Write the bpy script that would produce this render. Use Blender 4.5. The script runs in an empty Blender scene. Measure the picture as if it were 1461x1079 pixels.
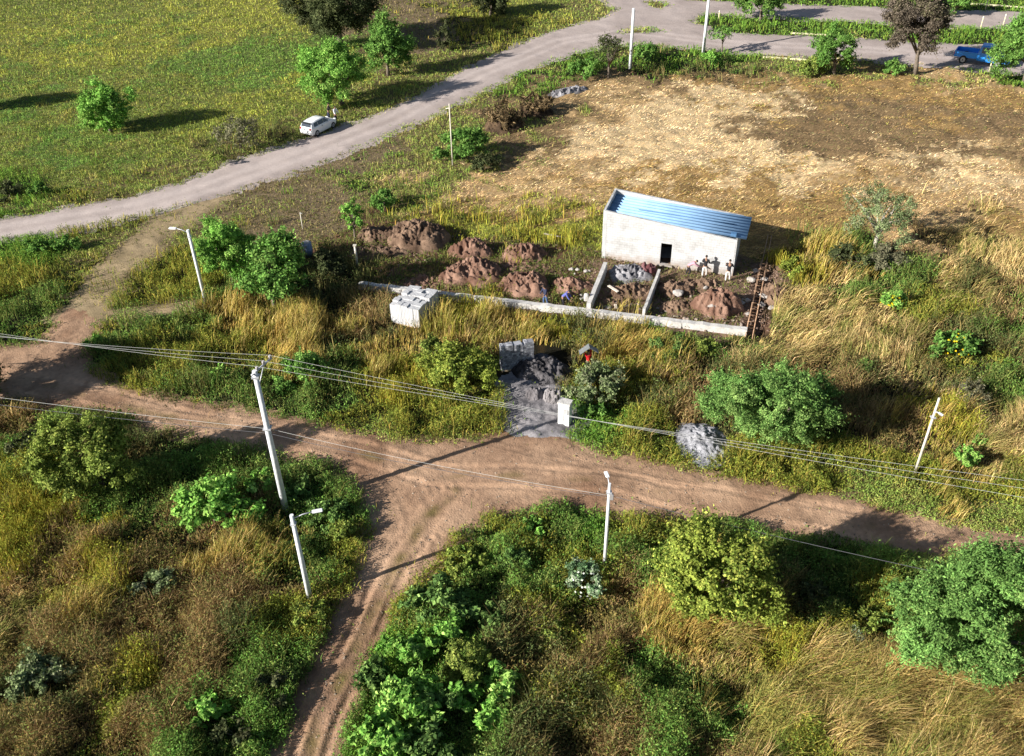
import bpy, bmesh, math, random
import numpy as np
from mathutils import Vector, Matrix
rng = np.random.default_rng(11)
random.seed(5)
scene = bpy.context.scene
COL = scene.collection

# ---------------------------------------------------------------- survey: the drone's viewpoint, used to turn photo points into ground points
F, CZ, CX, CY = 1300.0, 35.0, 730.5, 539.5
def _n(v): return np.array(v, float) / np.linalg.norm(v)
UP = _n([-38, -1781, -1300])
YC = _n(np.array([0, 0, 1.0]) - UP[2] * UP)
XC = np.cross(YC, UP)
RM = np.array([XC, YC, UP])                      # camera -> world
def P(px, py, z=0.0):
    w = RM @ np.array([(px - CX) / F, (py - CY) / F, 1.0])
    t = (z - CZ) / w[2]
    return Vector((t * w[0], t * w[1], z))
def Pn(px, py, z=0.0):
    c = np.stack([(px - CX) / F, (py - CY) / F, np.ones_like(px)], 1)
    w = c @ RM.T
    t = (z - CZ) / w[:, 2]
    return np.stack([t * w[:, 0], t * w[:, 1]], 1)
def proj(p):
    c = RM.T @ (np.array(p, float) - np.array([0, 0, CZ]))
    return CX + F * c[0] / c[2], CY + F * c[1] / c[2], c[2]
def depthn(x, y): return RM[0, 2] * x + RM[1, 2] * y + RM[2, 2] * (-CZ)
def height_at(bx, by, ty):
    b = P(bx, by); lo, hi = 0.0, 33.0
    for _ in range(40):
        m = (lo + hi) / 2
        if proj((b.x, b.y, m))[1] > ty: lo = m
        else: hi = m
    return lo

cam = bpy.data.cameras.new('camera'); co = bpy.data.objects.new('camera', cam); COL.objects.link(co)
M = Matrix.Identity(4)
for i in range(3):
    M[i][0] = RM[i, 0]; M[i][1] = -RM[i, 1]; M[i][2] = -RM[i, 2]
M[2][3] = CZ
co.matrix_world = M
cam.sensor_width = 36; cam.lens = F / 1461 * 36; cam.clip_end = 6000; cam.clip_start = 0.5
scene.camera = co

# ---------------------------------------------------------------- light
EL, AZ = math.radians(24.2), math.radians(25.5)      # shadows run towards +x, a little away
sd = Vector((-math.cos(AZ) * math.cos(EL), -math.sin(AZ) * math.cos(EL), math.sin(EL)))
sun = bpy.data.lights.new('sun', 'SUN'); sun.energy = 5.0; sun.angle = math.radians(0.5); sun.color = (1, 0.955, 0.89)
so = bpy.data.objects.new('sun', sun); COL.objects.link(so); so.location = sd * 100 + Vector((0, 60, 0))
so.rotation_euler = (-sd).to_track_quat('-Z', 'Y').to_euler()
wd = bpy.data.worlds.new('World'); scene.world = wd; wd.use_nodes = True
nt = wd.node_tree; bg = nt.nodes['Background']; sky = nt.nodes.new('ShaderNodeTexSky')
sky.sky_type = 'NISHITA'; sky.sun_disc = False; sky.sun_elevation = EL
sky.sun_rotation = math.atan2(sd.x, sd.y)
nt.links.new(sky.outputs[0], bg.inputs[0]); bg.inputs[1].default_value = 0.05
scene.view_settings.view_transform = 'Standard'; scene.view_settings.look = 'None'
scene.view_settings.exposure = 1.0; scene.view_settings.gamma = 1

# ---------------------------------------------------------------- helpers
def lin(c):
    c = np.array(c, float) / 255.0
    return np.where(c <= 0.04045, c / 12.92, ((c + 0.055) / 1.055) ** 2.4)
def tag(o, label=None, cat=None, group=None, kind=None):
    for k, v in (('label', label), ('category', cat), ('group', group), ('kind', kind)):
        if v: o[k] = v
    return o
def link(name, me, mats, parent=None):
    o = bpy.data.objects.new(name, me); COL.objects.link(o)
    for m in (mats if isinstance(mats, (list, tuple)) else [mats]): me.materials.append(m)
    if parent: o.parent = parent
    return o
def empty(name, loc, rz=0.0):
    o = bpy.data.objects.new(name, None); COL.objects.link(o); o.location = loc; o.rotation_euler = (0, 0, rz); o.empty_display_size = 0.3
    return o
def mat(name, col, rough=0.9, var=0.25, scale=6.0, bump=0.3, metal=0.0, spec=0.3, bscale=None, col2=None):
    m = bpy.data.materials.new(name); m.use_nodes = True; t = m.node_tree; b = t.nodes['Principled BSDF']
    b.inputs['Roughness'].default_value = rough; b.inputs['Metallic'].default_value = metal
    b.inputs['Specular IOR Level'].default_value = spec
    tc = t.nodes.new('ShaderNodeTexCoord'); n = t.nodes.new('ShaderNodeTexNoise')
    n.inputs['Scale'].default_value = scale; n.inputs['Detail'].default_value = 6; n.inputs['Roughness'].default_value = 0.65
    t.links.new(tc.outputs['Object'], n.inputs['Vector'])
    r = t.nodes.new('ShaderNodeValToRGB'); c = np.array(col[:3])
    lo = np.clip(c * (1 - var), 0, 1); hi = np.clip(c * (1 + var), 0, 1) if col2 is None else np.array(col2)
    r.color_ramp.elements[0].position = 0.3; r.color_ramp.elements[1].position = 0.7
    r.color_ramp.elements[0].color = (*lo, 1); r.color_ramp.elements[1].color = (*hi, 1)
    t.links.new(n.outputs['Fac'], r.inputs[0]); t.links.new(r.outputs[0], b.inputs['Base Color'])
    if bump:
        n2 = t.nodes.new('ShaderNodeTexNoise'); n2.inputs['Scale'].default_value = bscale or scale * 4; n2.inputs['Detail'].default_value = 4
        t.links.new(tc.outputs['Object'], n2.inputs['Vector'])
        bp = t.nodes.new('ShaderNodeBump'); bp.inputs['Strength'].default_value = bump; bp.inputs['Distance'].default_value = 0.05
        t.links.new(n2.outputs['Fac'], bp.inputs['Height']); t.links.new(bp.outputs[0], b.inputs['Normal'])
    return m
def foliage_mat(name, transl=0.3):
    m = bpy.data.materials.new(name); m.use_nodes = True; t = m.node_tree; t.nodes.clear()
    a = t.nodes.new('ShaderNodeAttribute'); a.attribute_name = 'tint'
    d = t.nodes.new('ShaderNodeBsdfDiffuse'); tr = t.nodes.new('ShaderNodeBsdfTranslucent')
    mx = t.nodes.new('ShaderNodeMixShader'); mx.inputs[0].default_value = transl
    o = t.nodes.new('ShaderNodeOutputMaterial')
    t.links.new(a.outputs['Color'], d.inputs['Color']); t.links.new(a.outputs['Color'], tr.inputs['Color'])
    t.links.new(d.outputs[0], mx.inputs[1]); t.links.new(tr.outputs[0], mx.inputs[2]); t.links.new(mx.outputs[0], o.inputs[0])
    return m
LEAF = foliage_mat('leaves', 0.22); GRASS = foliage_mat('grass_blades', 0.22)

def npmesh(name, verts, loops, starts, totals, tint=None, smooth=False):
    me = bpy.data.meshes.new(name)
    me.vertices.add(len(verts)); me.vertices.foreach_set('co', np.ascontiguousarray(verts, np.float32).ravel())
    me.loops.add(len(loops)); me.loops.foreach_set('vertex_index', np.ascontiguousarray(loops, np.int32))
    me.polygons.add(len(starts)); me.polygons.foreach_set('loop_start', np.ascontiguousarray(starts, np.int32))
    me.polygons.foreach_set('loop_total', np.ascontiguousarray(totals, np.int32))
    if smooth: me.polygons.foreach_set('use_smooth', np.ones(len(starts), bool))
    me.update(calc_edges=True)
    if tint is not None:
        at = me.attributes.new('tint', 'FLOAT_COLOR', 'POINT')
        c = np.ones((len(verts), 4), np.float32); c[:, :3] = tint
        at.data.foreach_set('color', c.ravel())
    return me
def quads_mesh(name, v4, col):                   # v4: (N,4,3)
    n = len(v4)
    return npmesh(name, v4.reshape(-1, 3), np.arange(n * 4), np.arange(n) * 4, np.full(n, 4), np.repeat(col, 4, 0))
def unit(v): return v / np.maximum(np.linalg.norm(v, axis=-1, keepdims=True), 1e-9)
def leaf_quads(p, nrm, L, Wd):                   # diamond leaves at p, facing nrm
    n = len(p)
    a = unit(rng.normal(size=(n, 3))); d = unit(np.cross(nrm, a)); s = np.cross(nrm, d)
    L = np.broadcast_to(np.asarray(L, float), (n,))[:, None]; Wd = np.broadcast_to(np.asarray(Wd, float), (n,))[:, None]
    return np.stack([p - d * L / 2, p + s * Wd / 2 + d * L * .05, p + d * L / 2 - nrm * L * .12, p - s * Wd / 2 + d * L * .05], 1)
def _hash(ix, iy, s):
    h = (ix.astype(np.int64) * 374761393 + iy.astype(np.int64) * 668265263 + s * 2147483647) & 0xffffffff
    h = ((h ^ (h >> 13)) * 1274126177) & 0xffffffff
    return ((h ^ (h >> 16)) & 0xffff) / 65535.0
def vnoise(x, y, s=0):
    ix = np.floor(x); iy = np.floor(y); fx = x - ix; fy = y - iy
    fx = fx * fx * (3 - 2 * fx); fy = fy * fy * (3 - 2 * fy)
    a = _hash(ix, iy, s); b = _hash(ix + 1, iy, s); c = _hash(ix, iy + 1, s); d = _hash(ix + 1, iy + 1, s)
    return (a * (1 - fx) + b * fx) * (1 - fy) + (c * (1 - fx) + d * fx) * fy
def fbm(x, y, s=0, o=4):
    r = 0; a = .5; t = 0
    for i in range(o):
        r = r + a * vnoise(x * 2 ** i, y * 2 ** i, s + i * 17); t += a; a *= .5
    return r / t
def sdf(x, y, poly):                             # >0 inside
    px = np.array([p[0] for p in poly]); py = np.array([p[1] for p in poly])
    d = np.full(x.shape, 1e9); ins = np.zeros(x.shape, bool)
    for i in range(len(px)):
        x1, y1, x2, y2 = px[i - 1], py[i - 1], px[i], py[i]
        ex, ey = x2 - x1, y2 - y1
        t = np.clip(((x - x1) * ex + (y - y1) * ey) / (ex * ex + ey * ey + 1e-12), 0, 1)
        d = np.minimum(d, (x - x1 - t * ex) ** 2 + (y - y1 - t * ey) ** 2)
        c = ((y1 > y) != (y2 > y)) & (x < (x2 - x1) * (y - y1) / (y2 - y1 + 1e-12) + x1)
        ins ^= c
    return np.where(ins, 1, -1) * np.sqrt(d)
def poly_px(s, z=0): 
    v = [float(a) for a in s.replace(',', ' ').split()]
    return [tuple(P(v[i], v[i + 1], z)[:2]) for i in range(0, len(v), 2)]

class MB:                                        # collects shapes into ONE mesh
    def __init__(s): s.bm = bmesh.new()
    def box(s, c, size, rz=0, rot=None, bevel=0.0):
        r = bmesh.ops.create_cube(s.bm, size=1)
        m = Matrix.Translation(c) @ (rot if rot is not None else Matrix.Rotation(rz, 4, 'Z')) @ Matrix.Diagonal((*size, 1))
        bmesh.ops.transform(s.bm, matrix=m, verts=r['verts'])
        if bevel:
            es = list({e for v in r['verts'] for e in v.link_edges})
            bmesh.ops.bevel(s.bm, geom=es, offset=bevel, segments=2, affect='EDGES')
        return s
    def tube(s, pts, rad, n=10, caps=True):
        pts = [Vector(p) for p in pts]; rad = list(rad) if hasattr(rad, '__len__') else [rad] * len(pts); rings = []
        for i, p in enumerate(pts):
            d = (pts[min(i + 1, len(pts) - 1)] - pts[max(i - 1, 0)]).normalized()
            u = d.cross(Vector((.3, .95, .11))).normalized() if abs(d.dot(Vector((.3, .95, .11)).normalized())) < .9 else d.cross(Vector((1, 0, 0))).normalized()
            w = d.cross(u)
            rings.append([s.bm.verts.new(p + (u * math.cos(2 * math.pi * k / n) + w * math.sin(2 * math.pi * k / n)) * rad[i]) for k in range(n)])
        for a, b in zip(rings, rings[1:]):
            for k in range(n):
                f = s.bm.faces.new((a[k], a[(k + 1) % n], b[(k + 1) % n], b[k])); f.smooth = True
        if caps:
            s.bm.faces.new(rings[0][::-1]); s.bm.faces.new(rings[-1])
        return s
    def poly(s, pts, extr):                      # prism from a list of 3-D points, extruded by vector
        a = [s.bm.verts.new(p) for p in pts]; b = [s.bm.verts.new(Vector(p) + Vector(extr)) for p in pts]
        n = len(a); s.bm.faces.new(a); s.bm.faces.new(b[::-1])
        for k in range(n): s.bm.faces.new((a[k], b[k], b[(k + 1) % n], a[(k + 1) % n]))
        return s
    def build(s, name, m, parent=None, smooth=False):
        bmesh.ops.recalc_face_normals(s.bm, faces=s.bm.faces)
        me = bpy.data.meshes.new(name); s.bm.to_mesh(me); s.bm.free()
        if smooth:
            for p in me.polygons: p.use_smooth = True
        return link(name, me, m, parent)

# ---------------------------------------------------------------- roads (photo outlines laid on the ground)
ROAD_MAIN = poly_px('-420,384 -60,325 0,317 100,300 200,281 262,263 330,236 400,213 440,202 500,180 560,157 600,138 640,115 700,83 760,57 820,38 866,26 882,14 868,4 855,-14 915,-14 925,-2 955,-4 985,2 1060,4 1150,9 1230,11 1300,14 1400,17 1540,22 1900,40 1900,64 1540,46 1461,42 1400,39 1280,34 1200,29 1120,27 1050,22 1000,20 985,33 1040,49 1130,53 1230,57 1320,63 1390,66 1540,76 1900,98 1900,138 1540,112 1461,106 1390,99 1290,90 1200,82 1100,77 1030,73 960,66 905,62 850,67 800,81 740,102 680,133 620,163 560,187 500,214 430,240 360,262 300,284 240,301 170,315 80,331 0,345 -60,353 -420,418')
ISLES = [poly_px('916,2 945,0 962,8 950,14 925,12'), poly_px('876,47 900,40 930,39 950,45 930,49 895,50')]
ROAD_DIRT = poly_px('-420,462 -80,488 0,498 60,492 84,470 78,456 98,440 140,441 150,452 128,470 122,500 128,538 170,556 230,572 300,583 370,592 430,602 480,612 550,629 620,636 690,630 720,618 800,622 830,642 880,655 950,665 1000,675 1080,692 1170,706 1250,724 1350,746 1461,768 1560,786 1900,850 1900,884 1560,816 1461,797 1400,789 1340,786 1260,781 1180,769 1103,757 1050,752 980,743 920,733 850,722 760,722 700,735 650,765 605,815 565,870 533,930 512,990 492,1050 478,1130 440,1300 310,1300 370,1130 393,1079 418,1010 448,950 478,880 502,830 518,795 530,760 531,730 516,694 490,674 440,656 380,641 300,626 260,618 190,606 160,594 100,588 40,578 -80,572 -420,546')
TRACK = poly_px('70,458 95,436 115,412 140,382 170,354 200,330 218,310 300,285 330,280 300,302 255,330 222,356 195,385 168,420 152,444 200,440 275,430 290,438 270,447 200,456 150,460 110,464')
GRAVEL = poly_px('724,546 745,536 790,545 812,575 824,604 808,622 766,630 732,626 722,600 716,570')
def road_field(x, y):
    m = sdf(x, y, ROAD_MAIN)
    for i in ISLES: m = np.minimum(m, -sdf(x, y, i))
    return m
def jag(x, y, a): return (fbm(x * .7, y * .7, 5) - .5) * a + (fbm(x * 3, y * 3, 9, 2) - .5) * a * .5
def sheet(name, field, bbox, step, top, relief, material, tintf, jagamp=1.2, label=None):
    x0, x1, y0, y1 = bbox
    xs = np.arange(x0, x1, step); ys = np.arange(y0, y1, step)
    gx, gy = np.meshgrid(xs, ys); f = field(gx, gy) + jag(gx, gy, jagamp)
    z = np.clip(f / .5, -1, 1) * .05 + top + relief(gx, gy) * np.clip(f / .6, 0, 1)
    keep = f > -.75
    cell = keep[:-1, :-1] | keep[1:, :-1] | keep[:-1, 1:] | keep[1:, 1:]
    idx = np.arange(gx.size).reshape(gx.shape)
    q = np.stack([idx[:-1, :-1], idx[:-1, 1:], idx[1:, 1:], idx[1:, :-1]], -1)[cell]
    used, inv = np.unique(q, return_inverse=True)
    v = np.stack([gx.ravel(), gy.ravel(), z.ravel()], 1)[used]
    me = npmesh(name, v, inv.ravel(), np.arange(len(q)) * 4, np.full(len(q), 4), tintf(v[:, 0], v[:, 1]), True)
    o = link(name, me, material); tag(o, kind='structure'); return o
def vcol_mat(name, rough=.95, bump=.5, scale=25.0, contrast=.5):
    m = bpy.data.materials.new(name); m.use_nodes = True; t = m.node_tree; b = t.nodes['Principled BSDF']
    b.inputs['Roughness'].default_value = rough; b.inputs['Specular IOR Level'].default_value = .15
    a = t.nodes.new('ShaderNodeAttribute'); a.attribute_name = 'tint'
    tc = t.nodes.new('ShaderNodeTexCoord'); n = t.nodes.new('ShaderNodeTexNoise'); n.inputs['Scale'].default_value = scale * .1; n.inputs['Detail'].default_value = 9; n.inputs['Roughness'].default_value = .75
    t.links.new(tc.outputs['Object'], n.inputs['Vector'])
    mr = t.nodes.new('ShaderNodeMapRange'); mr.inputs[1].default_value = .25; mr.inputs[2].default_value = .75; mr.inputs[3].default_value = 1 - contrast; mr.inputs[4].default_value = 1 + contrast
    t.links.new(n.outputs['Fac'], mr.inputs[0])
    mx = t.nodes.new('ShaderNodeMix'); mx.data_type = 'RGBA'; mx.blend_type = 'MULTIPLY'; mx.inputs[0].default_value = 1
    t.links.new(a.outputs['Color'], mx.inputs[6]); t.links.new(mr.outputs[0], mx.inputs[7]); t.links.new(mx.outputs[2], b.inputs['Base Color'])
    n2 = t.nodes.new('ShaderNodeTexNoise'); n2.inputs['Scale'].default_value = scale * .35; n2.inputs['Detail'].default_value = 6
    t.links.new(tc.outputs['Object'], n2.inputs['Vector'])
    bp = t.nodes.new('ShaderNodeBump'); bp.inputs['Strength'].default_value = bump; bp.inputs['Distance'].default_value = .08
    t.links.new(n2.outputs['Fac'], bp.inputs['Height']); t.links.new(bp.outputs[0], b.inputs['Normal'])
    return m
KR = 0.86
def mixc(cols, w):                               # blend list of colours by weight array 0..1
    a, b = lin(cols[0]) * KR, lin(cols[1]) * KR
    return a[None] * (1 - w[:, None]) + b[None] * w[:, None]
def line_dist(x, y, pts):
    d = np.full(x.shape, 1e9); al = np.zeros(x.shape); acc = 0
    for (x1, y1), (x2, y2) in zip(pts, pts[1:]):
        ex, ey = x2 - x1, y2 - y1; L = math.hypot(ex, ey)
        t = np.clip(((x - x1) * ex + (y - y1) * ey) / (L * L), 0, 1)
        dd = (x - x1 - t * ex) ** 2 + (y - y1 - t * ey) ** 2; s = np.where(ex * (y - y1) - ey * (x - x1) > 0, 1, -1)
        c = dd < d ** 2; d = np.where(c, np.sqrt(dd), d); al = np.where(c, s, al); acc += L
    return d * al
C_SOUTH = poly_px('650,700 600,750 560,820 530,880 495,960 460,1020 430,1120')
C_EW = poly_px('-60,540 40,545 120,565 220,592 330,610 430,630 520,650 620,680 740,680 860,690 980,710 1100,728 1250,752 1461,782 1540,800')
C_BEND = poly_px('520,650 580,690 600,740 580,800 550,860')
C_BEND2 = poly_px('760,690 690,705 640,740 600,790 570,850')
C_MAIN = poly_px('-60,339 0,331 100,314 200,297 300,268 430,222 560,172 680,108 800,60 900,45 1030,62 1200,69 1461,90')
JY = P(620, 735).y
TREAD = [(tuple(P(*a)[:2]), tuple(P(*b)[:2]), c) for a, b, c in (((528, 672), (572, 730), .3), ((608, 706), (652, 690), -.3), ((596, 782), (640, 756), .2), ((655, 705), (690, 712), .2), ((735, 640), (760, 655), .2))]
def ruts(x, y):
    z = 0
    for c, off, amp in ((C_EW, .85, .035), (C_SOUTH, .7, .08), (C_BEND, .7, .012), (C_BEND2, .8, .012)):
        d = line_dist(x, y, c) + (vnoise(x * .35, y * .35, 3) - .5) * .5
        if c is C_SOUTH: amp = amp * np.clip((JY - y) / 7, 0, 1)
        for s in (-1, 1):
            e = d - s * off
            z = z - amp * np.exp(-(e / .17) ** 2) * (.4 + 1.0 * vnoise(x * .5, y * .5, 8)) + amp * .7 * np.exp(-((np.abs(e) - .33) / .12) ** 2) * (.3 + vnoise(x * .8, y * .8, 4))
    for (ax, ay), (cx_, cy_), sg in TREAD:
        ex_, ey_ = cx_ - ax, cy_ - ay; L = math.hypot(ex_, ey_); al = ((x - ax) * ex_ + (y - ay) * ey_) / L; ac = ((x - ax) * -ey_ + (y - ay) * ex_) / L + .05 * al * al * sg
        z = z + .022 * np.sin(al * 2 * math.pi / .52 + np.abs(ac) * 3) * np.exp(-(ac / .34) ** 4) * np.clip(al * 2, 0, 1) * np.clip((L - al) * 2, 0, 1)
    return z + (fbm(x * 1.2, y * 1.2, 2) - .5) * .07 + (fbm(x * 5, y * 5, 7, 2) - .5) * .03
DIRTM = vcol_mat('dirt_road_soil', bump=.55, scale=30, contrast=.28)
def dirt_tint(x, y):
    w = np.clip(fbm(x * .35, y * .35, 21) * 2 - .5, 0, 1)
    c = mixc([(140, 109, 86), (186, 153, 125)], w)
    d3 = np.minimum(np.abs(np.abs(line_dist(x, y, C_EW) + (vnoise(x * .35, y * .35, 3) - .5) * .5) - .85), np.abs(np.abs(line_dist(x, y, C_SOUTH)) - .7))
    tr = np.exp(-(d3 / .3) ** 2); c = c * (1 + .22 * tr[:, None])
    fine = np.clip(vnoise(x * 6, y * 6, 35) * 1.6 - .9, 0, 1)[:, None]; c = c * (1 - .3 * fine); pt = np.clip(fbm(x * .9, y * .9, 36) * 5 - 3.0, 0, 1)[:, None]; c = c * (1 - .28 * pt)
    # grass-stained crown between the ruts and a reddish turning area
    d = np.abs(line_dist(x, y, C_SOUTH)); g = np.exp(-(d / .35) ** 2) * np.clip(fbm(x, y, 31) * 2.4 - .8, 0, 1)
    d2 = np.abs(line_dist(x, y, C_EW)); g = np.maximum(g, .8 * np.exp(-(d2 / .3) ** 2) * np.clip(fbm(x * .6, y * .6, 33) * 3 - 1.4, 0, 1))
    gc = lin((120, 104, 66)) * KR
    return c * (1 - g[:, None]) + gc[None] * g[:, None]
sheet('dirt_road', lambda x, y: sdf(x, y, ROAD_DIRT), (-66, 60, 11, 66), .1, .035, ruts, DIRTM, dirt_tint, 1.1)
GRAVM = vcol_mat('gravel_road_soil', bump=.35, scale=30, contrast=.16)
def grav_tint(x, y):
    d = np.abs(np.abs(line_dist(x, y, C_MAIN)) - .9); w = np.clip(.55 + .45 * np.exp(-(d / .5) ** 2) + (fbm(x * .3, y * .3, 41) - .5) * .9, 0, 1)
    return mixc([(152, 138, 131), (192, 178, 171)], w)
sheet('gravel_road', road_field, (-150, 140, 50, 165), .3, .035, lambda x, y: (fbm(x * .8, y * .8, 12) - .5) * .1, GRAVM, grav_tint, 1.6)
sheet('dirt_track', lambda x, y: sdf(x, y, TRACK), (-46, -14, 52, 80), .2, .025, lambda x, y: (fbm(x * 1.2, y * 1.2, 2) - .5) * .15, DIRTM,
      lambda x, y: mixc([(128, 112, 84), (166, 146, 114)], np.clip(fbm(x * .5, y * .5, 51) * 2 - .5, 0, 1)), 1.6)
sheet('gravel_patch', lambda x, y: sdf(x, y, GRAVEL), (-4, 7, 38, 50), .1, .055, lambda x, y: (fbm(x * 1.5, y * 1.5, 61) - .45) * .35 + (fbm(x * 7, y * 7, 62, 2) - .5) * .1, vcol_mat('grey_gravel', bump=.7, scale=60, contrast=.35),
      lambda x, y: mixc([(96, 93, 96), (166, 161, 162)], np.clip(fbm(x * .8, y * .8, 63) * 2 - .5, 0, 1)), .8)

# ---------------------------------------------------------------- vegetation styles (colours are those of the plants)
# name: blades share, leaf share, height, lean, blade palette, leaf palette, soil colour, density
G1, G2, G3 = (96, 108, 44), (76, 94, 36), (122, 126, 56)
ST = {
 'meadow': (.75, .5, .17, .3, [(108, 116, 54), (92, 102, 46), (128, 130, 64), (116, 110, 58)], [(88, 102, 46), (98, 110, 52), (112, 118, 56)], (128, 130, 72), 1),
 'yellow': (.8, .35, .17, .3, [(136, 138, 62), (118, 124, 56), (126, 122, 60)], [(122, 126, 52), (106, 114, 48)], (144, 142, 74), 1),
 'green': (.7, .6, .18, .3, [(90, 116, 52), (102, 120, 56), (82, 102, 46)], [(84, 110, 50), (94, 116, 54)], (114, 128, 68), 1),
 'verge': (.7, .5, .25, .4, [(120, 120, 64), (98, 108, 54), (138, 132, 78)], [(96, 112, 52), (110, 118, 58)], (130, 116, 80), .9),
 'sparse': (.6, .25, .13, .6, [(146, 130, 92), (130, 118, 80), (116, 112, 66)], [(108, 108, 62)], (140, 122, 94), .55),
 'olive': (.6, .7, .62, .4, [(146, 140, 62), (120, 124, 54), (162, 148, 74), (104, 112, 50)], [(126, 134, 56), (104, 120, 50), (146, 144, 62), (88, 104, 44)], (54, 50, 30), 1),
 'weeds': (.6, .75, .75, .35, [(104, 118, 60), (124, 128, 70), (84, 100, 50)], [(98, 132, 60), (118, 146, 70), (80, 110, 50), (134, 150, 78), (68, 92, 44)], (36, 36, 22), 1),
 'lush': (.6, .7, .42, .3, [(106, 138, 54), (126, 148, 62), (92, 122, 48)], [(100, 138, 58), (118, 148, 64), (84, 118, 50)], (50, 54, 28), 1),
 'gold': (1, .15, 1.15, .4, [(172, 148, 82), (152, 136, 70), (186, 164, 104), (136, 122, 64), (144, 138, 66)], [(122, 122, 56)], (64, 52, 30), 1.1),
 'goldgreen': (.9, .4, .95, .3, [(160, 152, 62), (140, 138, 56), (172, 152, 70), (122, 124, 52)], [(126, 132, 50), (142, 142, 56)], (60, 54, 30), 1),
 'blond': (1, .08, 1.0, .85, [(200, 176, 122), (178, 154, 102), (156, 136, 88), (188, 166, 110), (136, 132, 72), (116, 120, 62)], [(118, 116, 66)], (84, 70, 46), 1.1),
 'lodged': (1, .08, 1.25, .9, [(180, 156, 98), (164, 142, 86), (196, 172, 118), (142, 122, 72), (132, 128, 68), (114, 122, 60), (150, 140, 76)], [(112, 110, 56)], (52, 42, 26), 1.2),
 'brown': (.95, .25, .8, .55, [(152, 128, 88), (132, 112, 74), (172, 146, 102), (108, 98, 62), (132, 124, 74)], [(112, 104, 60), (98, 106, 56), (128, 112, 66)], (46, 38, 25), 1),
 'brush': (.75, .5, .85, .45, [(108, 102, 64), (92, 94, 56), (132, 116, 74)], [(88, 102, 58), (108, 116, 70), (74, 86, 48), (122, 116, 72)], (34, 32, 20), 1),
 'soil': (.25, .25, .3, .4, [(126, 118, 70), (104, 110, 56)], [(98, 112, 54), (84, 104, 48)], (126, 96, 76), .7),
 'rubble': (.06, .1, .15, .4, [(128, 118, 80)], [(98, 108, 54)], (150, 122, 102), .35),
 'cream': (1, 0, .10, 1.0, [(224, 200, 154), (212, 186, 142), (200, 174, 130), (228, 208, 168)], [(120, 110, 60)], (220, 194, 150), .9),
 'tan': (1, .02, .12, 1.0, [(206, 180, 134), (190, 162, 116), (170, 144, 100), (214, 192, 148)], [(110, 110, 54)], (192, 162, 118), .9),
 'ochre': (1, .04, .14, .9, [(176, 146, 92), (160, 132, 82), (146, 126, 76), (188, 162, 112)], [(116, 114, 58)], (164, 134, 88), .9),
 'grizzle': (1, .04, .14, .9, [(134, 112, 82), (116, 98, 72), (154, 132, 98), (108, 98, 66), (176, 150, 108)], [(92, 94, 56)], (146, 122, 88), .85),
}
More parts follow.
